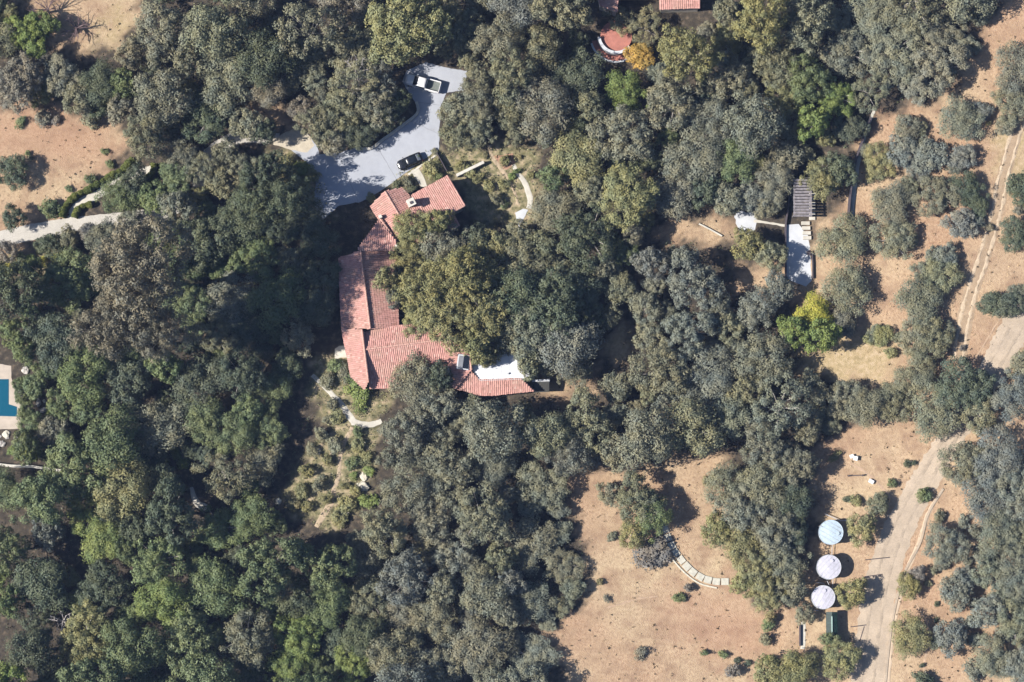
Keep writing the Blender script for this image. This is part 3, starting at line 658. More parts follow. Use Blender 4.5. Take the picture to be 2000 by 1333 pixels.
quad('rear_window', [(-.585,-.6,1.25),(-.585,.6,1.25),(-.53,.58,1.68),(-.53,-.58,1.68)], MT['glass'], pk)
for s in (-1, 1):
    quad('side_window', [(-.45, s*.855, 1.2), (1.2, s*.865, 1.2), (.68, s*.822, 1.68), (-.42, s*.825, 1.68)], MT['glass'], pk)
    mb = MB(); mb.box((2.68, s*.66, .85), (.16, .26, .2)); mb.build('headlight', MT['lamp_and_glint'], pk, bevel=.02)
    mb = MB(); mb.box((-2.78, s*.88, .9), (.12, .1, .35)); mb.build('taillight', MT['lamp_red'], pk, bevel=.02)
    mb = MB(); mb.box((1.05, s*1.03, 1.22), (.12, .22, .2)); mb.build('mirror', MT['white_paint'], pk, bevel=.02)
    mb = MB(); mb.box((-1.75, s*.93, .62), (1.1, .06, .35)); mb.build('fender', MT['white_paint'], pk, bevel=.03)
wheels(pk, (-1.75, 1.85), .95, .38)

# ------------------------------------------------------------------ water tanks, shed, pipes
def tank(px, py, r, h, m, seam, label):
    p = P(px, py, float(G(px, py).z) + h); g0 = float(H(p[0], p[1])); t = empty('water_tank', Vector((p[0], p[1], g0)), seam)
    tag(t, label, 'water tank', 'white water tanks beside the dirt road')
    N = 40; mb = MB(); prof = []
    z = -.4
    while z < h: prof.append((r + (.02 if len(prof) % 2 else 0), z)); z += .14
    prof.append((r, h))
    for k in range(len(prof)):
        for j in range(N): mb.v.append((prof[k][0] * math.cos(2*math.pi*j/N), prof[k][0] * math.sin(2*math.pi*j/N), prof[k][1]))
    for k in range(len(prof) - 1):
        for j in range(N): mb.f.append((k*N + j, k*N + (j+1) % N, (k+1)*N + (j+1) % N, (k+1)*N + j))
    mb.build('body', MT['tank_side'], t)
    mb = MB()                                                    # low conical lid in sheet-metal wedges
    for j in range(12):
        for s in range(3):
            a0, a1 = 2*math.pi*(j*3 + s)/36, 2*math.pi*(j*3 + s + 1)/36
            mb.v += [(.25*math.cos(a0), .25*math.sin(a0), h+.20), (.25*math.cos(a1), .25*math.sin(a1), h+.20), ((r+.06)*math.cos(a1), (r+.06)*math.sin(a1), h+.02), ((r+.06)*math.cos(a0), (r+.06)*math.sin(a0), h+.02)]
            i = len(mb.v) - 4; mb.f.append((i, i+3, i+2, i+1))
    i = len(mb.v); mb.v += [(.25*math.cos(2*math.pi*j/36), .25*math.sin(2*math.pi*j/36), h+.2) for j in range(36)]; mb.f.append(tuple(range(i, i+36)))
    lid = mb.build('lid', m, t)
    for y in (-1.15, -.55, .12, .75, 1.25):
        L = math.sqrt(r*r - y*y); zz = lambda x: h + .225 - .18 * math.hypot(x, y) / r
        mb = MB(); mb.tube([(x, y, zz(x)) for x in np.linspace(-L, L, 9)], .03, 5); mb.build('seam', MT['tank_side'], lid)
    mb = MB(); mb.tube([((r+.05)*math.cos(2*math.pi*j/40), (r+.05)*math.sin(2*math.pi*j/40), h+.02) for j in range(41)], .05, 5); mb.build('rim', MT['tank_side'] if seam > 0 else m, t)
    mb = MB(); mb.tube([(r*.55, .35, h + .06), (r*.55, .35, h+.26)], .26, 12); mb.build('hatch', m, lid)
    mb = MB(); mb.tube([(-r-.12, 0, -.3), (-r-.12, 0, h+.15), (-r+.2, 0, h+.2)], .05, 6); mb.build('inlet_pipe', MT['pipe'], t)
    return t
tank(1623, 1040, 1.82, 2.3, MT['tank_blue'], R_(-30), 'uppermost of three round water tanks, with bluish lid')
tank(1619, 1108, 1.82, 2.3, MT['tank_white'], R_(45), 'middle one of three round white water tanks')
tank(1608, 1167, 1.75, 2.3, MT['tank_white'], R_(60), 'lowest of three round white water tanks')
def pipe(pts, r, label, m=MT['pipe'], up=.5):
    mb = MB(); mb.tube([G(x, y) + Vector((0, 0, up)) for x, y in pts], r, 6); tag(mb.build('water_pipe', m), label, 'pipe')
pipe([(1625,1060),(1624,1086)], .05, 'thin pipe linking the uppermost tank to the middle tank')
pipe([(1612,1128),(1618,1142),(1621,1152)], .05, 'thin slanting pipe from the middle tank to the lowest tank')
pipe([(1627,1126),(1625,1150)], .05, 'thin straight pipe below the right side of the middle tank')
pipe([(1594,1138),(1609,1140),(1610,1148)], .07, 'pale bent pipe just above the lowest tank')
pipe([(1629,1172),(1640,1173)], .05, 'short pale pipe on the right side of the lowest tank')
pipe([(1576,1191),(1598,1193)], .06, 'thin pale pipe at lower left of the lowest tank')
pipe([(1610,1004),(1642,1018),(1662,1016)], .07, 'grey pole lying above the uppermost tank')
gs = empty('green_shed', G(1622, 1226)); tag(gs, 'long dark green metal shed below the lowest water tank', 'shed')
mb = MB(); mb.box((0, 0, .9), (1.35, 4.3, 1.9)); mb.build('wall', MT['green_metal'], gs)
for s in (-1, 1):
    for i in range(10):
        y0 = -2.4 + i * .48
        mb = MB(); mb.prism([(0, y0), (s*.85, y0), (s*.85, y0 + .46), (0, y0 + .46)] if s > 0 else [(s*.85, y0), (0, y0), (0, y0 + .46), (s*.85, y0 + .46)],
                 [2.2, 1.86, 1.86, 2.2] if s > 0 else [1.86, 2.2, 2.2, 1.86], [2.25, 1.91, 1.91, 2.25] if s > 0 else [1.91, 2.25, 2.25, 1.91]); mb.build('roof_panel', MT['green_metal'], gs)
mb = MB(); mb.box((-.05, .1, 2.3), (.2, 3.2, .06)); mb.build('ridge_cap', mat('pale_green', (.33, .45, .40), .6, .2, 3), gs)
# thin dark bars laid across the dirt road
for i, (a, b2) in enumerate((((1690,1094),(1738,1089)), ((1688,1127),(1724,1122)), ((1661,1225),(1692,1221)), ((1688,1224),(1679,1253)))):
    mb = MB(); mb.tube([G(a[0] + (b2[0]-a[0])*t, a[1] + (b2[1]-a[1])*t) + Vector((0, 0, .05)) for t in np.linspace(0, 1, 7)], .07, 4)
    tag(mb.build('dark_bar', MT['dark_wood']), ['upper thin dark bar across the road beside middle tank', 'second thin dark bar across the road beside middle tank', 'short dark bar across the road below the lowest tank', 'slanting dark bar on the road near the green shed'][i], 'bar')

# ------------------------------------------------------------------ pergola, steps and small yard things
g = G(1564, 392); pg = empty('pergola', g); tag(pg, 'weathered grey timber pergola north of the white terrace', 'pergola')
for sx in (-1, 1):
    for y in (-2.6, 0, 2.6): mb = MB(); mb.box((sx*1.3, y, 1.1), (.15, .15, 2.6)); mb.build('post', MT['grey_wood'], pg)
    mb = MB(); mb.box((sx*1.3, 0, 2.48), (.16, 5.9, .2)); mb.build('beam', MT['grey_wood'], pg)
for i in range(13):
    mb = MB(); mb.box((0, -2.8 + i * .465, 2.65), (2.9, .34, .12)); mb.build('slat', MT['grey_wood'], pg)
st = empty('garden_steps', G(1585, 405)); tag(st, 'flight of pale stone steps beside the grey pergola', 'steps')
for i in range(6):
    g = G(1586, 380 + i * 9.5); mb = MB(); mb.box((0, 0, .1 + .02*(5-i)), (.95, .50, .4)); o = mb.build('step', MT['concrete'], st, bevel=.02); o.location = g - st.location
st = empty('garden_steps', G(1572, 450)); tag(st, 'short flight of stone steps at the terrace top', 'steps')
for i in range(4):
    g = G(1573 + i, 437 + i * 9.5); mb = MB(); mb.box((0, 0, .16), (1.3, .55, .5)); o = mb.build('step', MT['concrete'], st, bevel=.02); o.location = g - st.location
# terrace chair
g = G(1579, 496); cr_ = empty('garden_chair', g + Vector((0, 0, .12)), .4); tag(cr_, 'black garden chair at the east edge of the white terrace', 'chair')
mb = MB(); mb.box((0, 0, .45), (.6, .6, .06)); mb.build('seat', MT['dark_wood'], cr_)
mb = MB(); mb.box((0, .3, .8), (.6, .06, .7)); mb.build('backrest', MT['dark_wood'], cr_)
for sx in (-.26, .26):
    for sy in (-.26, .26): mb = MB(); mb.box((sx, sy, .18), (.05, .05, .55)); mb.build('leg', MT['dark_wood'], cr_)
# rail with two posts and white crates on the bare yard by the road
g0, g1 = G(1657, 930), G(1684, 929); rl = empty('low_rail', (g0 + g1) / 2); tag(rl, 'low dark rail on two posts on bare soil', 'rail')
mb = MB(); mb.tube([g0 - rl.location + Vector((0,0,.5)), g1 - rl.location + Vector((0,0,.5))], .06, 6); mb.build('bar', MT['dark_wood'], rl)
for q in (g0, g1): mb = MB(); mb.tube([q - rl.location - Vector((0,0,.2)), q - rl.location + Vector((0,0,.62))], .13, 8); mb.build('post', MT['dark_wood'], rl)
def crate(px, py, d, rz, label):
    c = empty('storage_box', G(px, py), rz); tag(c, label, 'box', 'white boxes on the bare yard')
    mb = MB(); mb.box((0, 0, d[2]/2 - .02), d); mb.build('body', MT['white_concrete'], c, bevel=.03)
    mb = MB(); mb.box((0, 0, d[2] + .03), (d[0] + .08, d[1] + .08, .1)); mb.build('lid', MT['white_paint'], c, bevel=.02)
crate(1663, 892, (.55, .5, .45), .3, 'left white box of the pair above the low rail')
crate(1670, 896, (.6, .6, .6), -.2, 'right white box of the pair above the low rail')
crate(1701, 941, (.75, .5, .4), -.5, 'lone white box to the right below the low rail')
crate(1909, 842, (.5, 1.0, .6), .1, 'pale upright box beside the road between dark oaks')

# boulders
def boulder(px, py, r, m, label, cat='boulder', group=None, seed=0, flat=.6):
    bm = bmesh.new(); bmesh.ops.create_icosphere(bm, subdivisions=3, radius=1)
    for v in bm.verts:
        d = 1 + .45 * mnoise.noise(v.co * 1.6 + Vector((seed * 7.1, 0, 0))) + .16 * mnoise.noise(v.co * 3.7 + Vector((0, seed * 3.3, 0)))
        v.co = Vector((v.co.x * d * r[0], v.co.y * d * r[1], v.co.z * d * flat * min(r)))
    me = bpy.data.meshes.new('boulder'); bm.to_mesh(me); bm.free(); me.materials.append(m)
    for p in me.polygons: p.use_smooth = False
    o = add('boulder', me, None, G(px, py) + Vector((0, 0, .12 * min(r)))); o.rotation_euler = (0, 0, seed * .9)
    tag(o, label, cat, group); return o
boulder(711, 931, (.72, .68), MT['boulder'], 'upper of the two pale boulders in the low garden', seed=2, group='pale garden boulders')
boulder(709, 950, (.75, .95), MT['boulder'], 'lower of the two pale boulders in the low garden', seed=5, group='pale garden boulders')
boulder(621, 881, (.45, .55), MT['rock'], 'grey-white rock at the west rim of the low garden', seed=3)
boulder(544, 980, (.5, .5), MT['boulder'], 'pale rock at the far lower-left tip of the garden', seed=8)
# ------------------------------------------------------------------ trees
def leaf_quads(pos, nrm, size, rng, aspect=.7):
    n_ = len(pos); nrm = nrm / (np.linalg.norm(nrm, axis=1, keepdims=True) + 1e-9)
    r = rng.normal(size=(n_, 3)); t = np.cross(nrm, r); t /= (np.linalg.norm(t, axis=1, keepdims=True) + 1e-9); b_ = np.cross(nrm, t)
    s = size.reshape(-1, 1); t = t * s; b_ = b_ * s * aspect
    droop = nrm * s * .25
    V = np.stack([pos - t - droop, pos - b_ * .9, pos + t - droop, pos + b_ * .9], 1).reshape(-1, 3)
    return V, np.arange(n_ * 4).reshape(-1, 4)
def crown_mesh(name, seed, R, Hc, nl, lr, per, leaf, sparse=0., inner=.18):
    rng = np.random.default_rng(seed); ph = rng.uniform(0, 6.28, 4)
    P_, N_ = [], []; centres = []
    for i in range(nl):
        th = i * 2.39996 + rng.normal(0, .25)
        if rng.random() < sparse: continue
        k = rng.uniform(.74, 1.08) if rng.random() > inner else rng.uniform(.3, .7)
        sz = 1 - 1.22 * (i + .5) / nl; cz = math.sqrt(max(0, 1 - sz * sz)) if sz > -.22 else .95
        f = 1 + .16 * math.sin(2 * th + ph[0]) + .13 * math.sin(3 * th + ph[1]) + .08 * math.sin(5 * th + ph[2])
        rl = rng.uniform(*lr)
        c = np.array((R * f * cz * math.cos(th), R * f * cz * math.sin(th), Hc * sz)) * k
        c *= (1 - .6 * rl / R); c[2] += rng.normal(0, .22)
        centres.append(c)
        m_ = int(per * (rl / lr[1]) ** 2 * rng.uniform(.8, 1.2)); d = rng.normal(size=(m_, 3)); d[:, 2] += .55; d /= np.linalg.norm(d, axis=1, keepdims=True)
        bump = 1 + .22 * np.sin(d[:, 0] * 5 + i) * np.sin(d[:, 1] * 5 + i * 2) + .1 * rng.normal(size=m_)
        rad = rl * bump * rng.uniform(.72, 1.05, m_)
        P_.append(c + d * rad[:, None] * np.array((1.05, 1.05, .82))); N_.append(d * 1.0 + rng.normal(0, .30, (m_, 3)) + np.array((0, 0, .25)))
    P_ = np.concatenate(P_); N_ = np.concatenate(N_)
    V, F = leaf_quads(P_, N_, leaf * rng.uniform(.6, 1.35, len(P_)), rng)
    return np_mesh(name, V, F, MT['leaf']), centres
def trunk_mesh(name, seed, hc, R, r0, centres, nb):
    rng = random.Random(seed); mb = MB()
    bend = [Vector((rng.uniform(-.4, .4), rng.uniform(-.4, .4), 0)) * (k / 4) for k in range(5)]
    pts = [bend[k] + Vector((0, 0, -.5 + (hc + .7) * k / 4)) for k in range(5)]
    mb.tube(pts, [r0 * 1.35, r0, r0 * .85, r0 * .65, r0 * .35], 8)
    cs = [c for c in centres if c[2] > -.6]; rng.shuffle(cs)
    for c in cs[:nb]:
        s = pts[rng.choice((2, 3))] ; e = Vector(c) + Vector((0, 0, hc)); m1 = s.lerp(e, .45) + Vector((rng.uniform(-.4, .4), rng.uniform(-.4, .4), rng.uniform(-.1, .5)))
        e2 = e + (e - s).normalized() * rng.uniform(.0, .5)
        mb.tube([s, m1, e, e2], [r0 * .42, r0 * .28, r0 * .14, .03], 5, cap=False)
    o = mb.build(name, MT['bark'], smooth_=True); me = o.data; bpy.data.objects.remove(o); return me
PROTO = {}
def proto(key, seed, R, Hc, hc, nl, lr, per, leaf, r0=.28, nb=9, sparse=0., inner=.18):
    cm, cs = crown_mesh('crown', seed, R, Hc, nl, lr, per, leaf, sparse, inner)
    PROTO[key] = (cm, trunk_mesh('trunk', seed, hc, R, r0, cs, nb), R, hc, Hc)
for i in range(8): proto('oak%d' % i, 10 + i, 4.5, 2.7 + .15 * (i % 3), 4.7, (62, 96, 46, 110)[i % 4], ((.70, 1.5), (.5, 1.1), (.95, 1.8), (.45, .95))[i % 4], (330, 225, 460, 190)[i % 4], .14, .28, 12, .10, .25)
for i in range(3): proto('small%d' % i, 30 + i, 2.7, 2.0, 3.0, 52, (.45, .78), 150, .13, .16, 8, .05)
for i in range(2): proto('thin%d' % i, 40 + i, 4.2, 3.0, 5.2, 95, (.45, .85), 120, .13, .26, 12, .22)
for i in range(2): proto('tall%d' % i, 50 + i, 8.2, 6.0, 14.5, 260, (.70, 1.35), 190, .16, .55, 26, .10)
for i in range(3): proto('olive%d' % i, 60 + i, 4.3, 3.6, 5.8, 120, (.50, .95), 180, .13, .28, 10, .04)
for i in range(3): proto('shrub%d' % i, 70 + i, 1.1, .75, .65, 22, (.28, .48), 80, .10, .05, 6, .0)

PAL = {
 'grey': ('grey-green', (.138, .136, .096)), 'olive': ('olive', (.160, .152, .075)), 'dark': ('dark green', (.070, .082, .054)),
 'blue': ('blue-grey', (.128, .134, .112)), 'green': ('mid-green', (.100, .122, .060)), 'bright': ('bright green', (.125, .155, .050)),
 'yellow': ('yellow-green', (.26, .25, .05)), 'brown': ('brown-grey', (.140, .128, .100)), 'tan': ('yellowish', (.165, .145, .080)),
 'purple': ('purple-grey', (.145, .130, .120)), 'orange': ('orange-yellow', (.28, .185, .05)),
}
rngF = random.Random(77)
TREES = []                                       # px, py, r px, palette, proto family, height factor
def T(x, y, r, pal='grey', fam=None, hk=1.0):
    TREES.append([x, y, r, pal, fam or ('oak' if r > 37 else 'small'), hk])
# trees that can be told apart
T(270, 520, 100, 'brown', 'tall', 1.8); T(225, 625, 78, 'brown', 'tall', 1.9); T(300, 640, 62, 'brown', 'tall', 2.4); T(205, 470, 40, 'blue', 'oak', 1.3); T(390, 470, 62, 'dark', 'oak', 1.5); T(470, 420, 55, 'dark', 'oak', 1.3)  # dark palette puts the tall crowns' shade into the leaf colour
T(790, 48, 78, 'olive', 'olive', 1.1); T(790, 100, 26, 'olive', 'small', 1.4); T(850, 30, 52, 'tan', 'olive', 1.0); T(900, 60, 48, 'grey')
T(805, 448, 44, 'olive', 'olive', .95); T(856, 430, 28, 'olive', 'small', 2.1); T(862, 478, 52, 'grey', 'oak', .95); T(800, 500, 40, 'olive', 'olive', .9)
T(757, 545, 30, 'olive', 'small', 2.0); T(772, 578, 22, 'blue', 'small', 2.3)
T(840, 560, 62, 'olive', 'olive', 1.1); T(900, 540, 62, 'olive', 'olive', 1.15); T(870, 620, 60, 'olive', 'olive', 1.05); T(940, 610, 58, 'olive', 'olive', 1.1); T(820, 620, 40, 'olive', 'olive', 1.0)
T(955, 545, 55, 'olive', 'oak', 1.1); T(1010, 580, 62, 'dark', 'oak', 1.15); T(1080, 600, 66, 'dark', 'oak', 1.2); T(1125, 560, 50, 'dark', 'oak', 1.0); T(1040, 650, 62, 'blue', 'oak', 1.1); T(1110, 670, 62, 'blue', 'oak', 1.1)
T(985, 652, 50, 'grey', 'oak', 1.1); T(930, 670, 34, 'olive', 'small', 1.9); T(1068, 696, 40, 'grey'); T(1125, 722, 40, 'grey'); T(950, 694, 27, 'olive', 'small', 1.9); T(1020, 520, 50, 'grey'); T(1150, 620, 42, 'dark')
T(815, 748, 54, 'grey', 'oak', .95); T(858, 735, 30, 'dark', 'small', 1.6); T(845, 790, 50, 'grey')
# yellow-green and neighbours by the terrace
T(1590, 615, 42, 'yellow', 'oak', .8); T(1555, 645, 34, 'bright', 'small', 1.2); T(1608, 655, 36, 'bright', 'small', 1.2); T(1645, 630, 32, 'grey')
T(50, 65, 46, 'bright', 'oak', .9); T(85, 45, 28, 'bright'); T(1222, 180, 46, 'bright', 'oak', .9); T(1635, 190, 42, 'bright', 'oak', .9); T(1590, 235, 36, 'bright', 'small', 1.3)
T(1250, 108, 30, 'orange', 'small', .7); T(1215, 40, 34, 'tan', 'thin', .7); T(1260, 50, 38, 'tan', 'thin', .7)
# hillside to the east, one by one
for a in [(1988,135,50,'grey'),(1982,205,44,'grey'),(1880,235,46,'blue'),(1772,250,30,'grey'),(1718,315,38,'olive'),(1765,295,36,'blue'),(1818,305,36,'blue'),(1882,305,28,'blue'),
 (1740,395,46,'grey'),(1830,380,46,'grey'),(1890,370,38,'dark'),(1878,437,34,'blue'),(1745,465,48,'grey'),(1648,468,50,'grey'),(1988,456,40,'dark'),(1938,594,27,'dark'),(1975,594,30,'dark'),
 (1658,565,50,'grey'),(1836,540,42,'grey'),(1800,590,50,'grey'),(1818,665,48,'grey'),(1848,502,28,'blue'),(1725,655,22,'olive'),(1508,498,34,'grey'),(1462,476,36,'olive'),(1520,562,34,'blue'),
 (1422,636,36,'grey'),(1478,605,44,'blue'),(1608,345,44,'olive'),(1640,330,36,'dark'),(1995,365,32,'dark'),(1790,735,42,'grey'),(1880,750,58,'dark'),(1912,762,32,'dark'),(1828,805,52,'grey'),(1790,655,36,'grey'),
 (1745,790,40,'grey'),(1695,790,44,'grey'),(1640,780,46,'grey'),(2003,715,34,'grey'),(1982,775,46,'blue'),(1915,815,36,'grey'),(1885,905,52,'grey'),(1950,890,52,'blue'),(1995,965,52,'blue'),(1925,965,50,'blue'),
 (1850,1065,44,'blue'),(1950,1040,44,'blue'),(2000,1050,40,'grey'),(1930,1120,34,'blue'),(1870,1155,36,'blue'),(1985,1130,44,'blue'),(1990,1215,44,'grey'),(1930,1195,36,'blue'),(1860,1242,36,'blue'),(1940,1285,40,'grey'),(1995,1300,42,'blue'),
 (1778,1240,42,'olive'),(1775,1145,26,'olive'),(1790,1125,20,'purple'),(1684,1032,32,'olive'),(1715,985,24,'grey'),(1664,1160,32,'olive'),(1572,1200,22,'grey'),(1642,1290,40,'olive'),(1560,1305,42,'olive'),(1508,1315,36,'olive'),
 (1245,975,48,'grey'),(1275,1010,40,'green'),(1235,1045,30,'olive'),(1190,965,26,'grey'),(1450,990,52,'grey'),(1500,940,52,'grey'),(1550,910,50,'grey'),(1400,1035,34,'olive'),(1445,1060,44,'olive'),(1510,1030,52,'grey'),(1548,985,42,'dark'),
 (1480,1110,46,'olive'),(1535,1095,44,'grey'),(1548,1152,34,'grey'),(1505,1160,40,'olive'),(1455,1140,30,'olive'),(1420,945,44,'grey'),(1552,1045,30,'dark')]:
    T(*a, hk=.8 if a[0] > 1700 else .95)
T(590, 215, 30, 'purple', 'small'); T(620, 240, 44, 'grey', 'thin', 1.0); T(690, 165, 56, 'grey', 'thin', 1.0); T(730, 200, 46, 'grey', 'thin', 1.0)
T(740, 150, 40, 'blue', 'thin', 1.0); T(400, 330, 40, 'grey', 'thin')
T(20, 335, 40, 'dark', 'oak', .7); T(25, 425, 26, 'dark', 'small'); T(95, 480, 28, 'dark', 'small'); T(10, 490, 26, 'purple', 'small'); T(130, 465, 26, 'grey'); T(170, 455, 22, 'purple')
T(230, 380, 42, 'green', 'oak', .8); T(262, 350, 30, 'dark', 'small', 1.2); T(168, 1000, 46, 'bright', 'oak', .9); T(200, 1060, 44, 'bright', 'oak', .9); T(90, 1040, 34, 'blue', 'small', 1.3)
for a in [(520,335,46,'dark',1.8),(568,382,42,'dark',2.4),(500,385,48,'dark',1.4),(598,425,38,'dark',2.3),(545,440,44,'dark',1.3),(625,470,40,'dark',1.2),(628,545,42,'dark',1.1),(618,605,40,'dark',1.1),(470,330,40,'grey',1.0),(440,300,30,'grey',1.0),(480,240,36,'grey',1.0),(430,350,36,'grey',1.0),  # dark leaf colour here deepens the shadow pocket west of the house
 (893,212,36,'grey',.95),(890,262,34,'grey',.95),(935,200,44,'grey',1.0),(938,150,34,'grey',1.0),(930,255,40,'grey',1.0),(1210,560,36,'grey',.8),(1262,600,36,'blue',.8),(1268,655,34,'grey',.8),(1205,755,34,'grey',.8),
 (1500,398,30,'grey',.8),(1468,384,34,'blue',.8),(1515,352,40,'grey',.9),(1425,388,36,'grey',.9),(345,345,40,'green',.9),(345,300,38,'grey',.9),(300,385,36,'green',.9),(1010,455,30,'grey',1.0),(1060,480,34,'grey',1.0),(965,480,36,'olive',1.0),(930,470,34,'dark',1.0),(1090,530,36,'grey',.9),
 (120,150,44,'grey',.9),(190,160,44,'dark',.9),(150,190,36,'grey',.9),(235,165,36,'green',.9),(660,225,50,'grey',.9),(650,270,34,'grey',.9),(700,260,38,'dark',.9),(750,225,38,'dark',.9),(780,195,26,'dark',1.0)]:
    T(*a[:4], hk=a[4])
T(515, 258, 26, 'dark', 'small', 1.3); T(66, 752, 26, 'green', 'small', 1.0); T(58, 832, 26, 'green', 'small', 1.0); T(118, 790, 32, 'green', 'small', 1.0); T(100, 845, 34, 'grey'); T(42, 775, 18, 'green', 'small', 1.0)
T(1620, 1252, 20, 'green', 'small', 1.2)
T(1036, 712, 28, 'grey', 'small', 1.9); T(36, 750, 15, 'green', 'small', 1.2); T(50, 805, 20, 'green', 'small', 1.1)
T(528, 765, 40, 'green', 'oak', 1.1); T(520, 840, 42, 'green', 'oak', 1.0); T(505, 915, 40, 'grey', 'oak', 1.0); T(560, 715, 34, 'dark', 'small', 1.6)
T(580, 1240, 50, 'bright', 'oak', 1.0); T(640, 1180, 46, 'green', 'oak', 1.0); T(690, 1300, 44, 'bright'); T(560, 1300, 42, 'bright')

DRIVE_CLEAR = [(528,272),(566,258),(600,262),(626,298),(690,289),(726,288),(800,232),(813,203),(800,160),(795,140),(832,124),(910,140),(906,178),(870,182),(858,215),(857,293),(900,345),(880,410),(800,500),(780,640),(900,660),(915,680),(1000,712),(1040,745),(1040,772),(880,765),(700,765),(690,790),(660,700),(660,520),(700,470),(725,430),(706,400),(665,395),(640,380),(618,320),(568,292)]
CLEAR = DRY + [[(780,130),(890,120),(905,190),(800,200)], GREEN[0], GREEN[1], DRIVE_CLEAR,
  [(-50,690),(42,715),(60,722),(110,770),(108,810),(44,842),(-50,880)], [(1160,-20),(1210,-20),(1240,60),(1235,120),(1170,120),(1150,60)], [(1285,-30),(1372,-30),(1372,25),(1285,25)],
  [(1434,412),(1590,340),(1592,560),(1535,548),(1530,445),(1440,460)], [(130,425),(140,400),(260,325),(310,320),(310,345),(150,430)], [(0,455),(200,420),(205,440),(0,480)],
  [(330,905),(385,895),(420,1000),(375,1000)], [(430,255),(500,250),(500,285),(430,285)], [(440,395),(640,420),(650,480),(470,500)][:0] or [(0,890),(70,905),(60,930),(0,925)], [(120,985),(150,985),(160,1110),(120,1110)], [(590,730),(640,700),(640,830),(590,900)]]
ZONES = [
 ([(-60,-60),(720,-60),(730,100),(830,140),(830,190),(800,235),(700,290),(620,290),(590,250),(540,240),(520,280),(430,250),(410,310),(380,400),(300,420),(240,400),(300,330),(250,300),(245,240),(160,225),(-60,200)], ['grey','grey','grey','olive','brown','dark'], 1.0),
 ([(720,-60),(1160,-60),(1150,60),(1170,130),(1230,140),(1300,110),(1290,30),(1372,25),(1400,-60),(1960,-60),(1870,130),(1850,190),(1710,230),(1670,310),(1650,330),(1570,340),(1540,400),(1440,410),(1400,440),(1290,440),(1270,470),(1200,510),(1170,560),(1130,520),(1060,480),(1045,330),(1000,270),(870,280),(860,200),(910,140),(880,100),(760,90)], ['grey','grey','grey','blue','olive','dark','grey','green'], 1.0),
 ([(-60,520),(150,480),(200,440),(320,420),(440,390),(640,430),(650,500),(640,640),(600,690),(590,750),(610,830),(570,900),(540,985),(600,1060),(650,1120),(740,1160),(700,1400),(-60,1400),(-60,880),(60,845),(60,720),(-60,690)], ['green','green','dark','green','grey','dark'], 1.15),
 ([(730,830),(760,770),(880,775),(1050,785),(1180,745),(1215,690),(1180,620),(1250,560),(1280,465),(1420,470),(1440,580),(1540,600),(1555,715),(1680,760),(1740,790),(1600,870),(1440,900),(1330,890),(1310,960),(1230,960),(1170,960),(1110,930),(1150,1080),(1130,1200),(1050,1250),(1120,1400),(700,1400),(740,1160),(660,1110),(700,1000),(720,950)], ['grey','grey','blue','grey','grey','blue'], 1.0),
]
WIDE = [GREEN[0], [(565,720),(640,700),(640,830),(605,900),(540,995),(560,900)], [(1430,520),(1600,500),(1600,590),(1440,580)], [(1290,430),(1440,420),(1450,465),(1390,480),(1280,470)]]
def ok_clear(x, y, r):
    for p in WIDE:
        if inside(np.array([x]), np.array([y]), p)[0] or edge_dist(x, y, p) < r * 1.05: return False
    for p in CLEAR:
        if inside(np.array([x]), np.array([y]), p)[0] or edge_dist(x, y, p) < r * .66: return False
    return True
for zi, (zp, pals, hk) in enumerate(ZONES):
    bx0, bx1 = min(p[0] for p in zp), max(p[0] for p in zp); by0, by1 = min(p[1] for p in zp), max(p[1] for p in zp)
    for rmin, rmax, tries, k in ((56, 66, 260, .80), (44, 56, 1500, .76), (32, 44, 1800, .74), (20, 30, 2500, .74)):
        for _ in range(tries):
            x, y = rngF.uniform(bx0, bx1), rngF.uniform(by0, by1)
            if not inside(np.array([x]), np.array([y]), zp)[0]: continue
            r = rngF.uniform(rmin, rmax)
            if any(math.hypot(x - t[0], y - t[1]) < k * (r + t[2]) * (.9 if t[2] < 80 else .7) for t in TREES): continue
            if not ok_clear(x, y, r): continue
            pal = rngF.choice(pals)
            if zi == 2 and x < 330 and y > 950: pal = rngF.choice(['green', 'green', 'bright', 'olive', 'dark', 'green'])
            if zi == 3 and x < 1150 and y > 900: pal = rngF.choice(['grey', 'blue', 'grey'])
            if zi == 1 and x > 1700: pal = rngF.choice(['grey', 'blue', 'grey'])
            fam = 'oak' if r > 37 else 'small'
            if pal in ('olive',) and r > 40 and rngF.random() < .5: fam = 'olive'
            if rngF.random() < .08 and r > 40: fam = 'thin'
            TREES.append([x, y, r, pal, fam, hk * rngF.choice((.72, .85, 1.0, 1.15, 1.4))])

big = [t for t in TREES if (t[0] > 1690 and 200 < t[1] < 720) or (t[0] > 1830 and t[1] > 860)]
for t in big:                                    # smaller growth leaning against the hillside trees
    for _ in range(1 if rngF.random() < .8 else 2):
        a = rngF.uniform(0, 6.28); d = t[2] * rngF.uniform(.75, 1.05); x, y, r = t[0] + d * math.cos(a), t[1] + d * math.sin(a), rngF.uniform(14, 25)
        if any(inside(np.array([x]), np.array([y]), q)[0] for q in ([(2040,520),(1960,640),(1900,740),(1830,850),(1760,970),(1700,1100),(1650,1370),(1740,1370),(1760,1200),(1790,1080),(1840,960),(1900,850),(1990,700)], [(1590,440),(1620,440),(1620,560),(1590,560)], [(2000,230),(1950,330),(1925,420),(1890,520),(1860,620),(1840,720),(1905,720),(1935,600),(1965,480),(1995,380),(2015,280)], [(1560,670),(1600,655),(1750,655),(1760,735),(1680,750),(1580,730)])): continue
        TREES.append([x, y, r, rngF.choice((t[3], 'grey', 'blue')), 'small', .8])
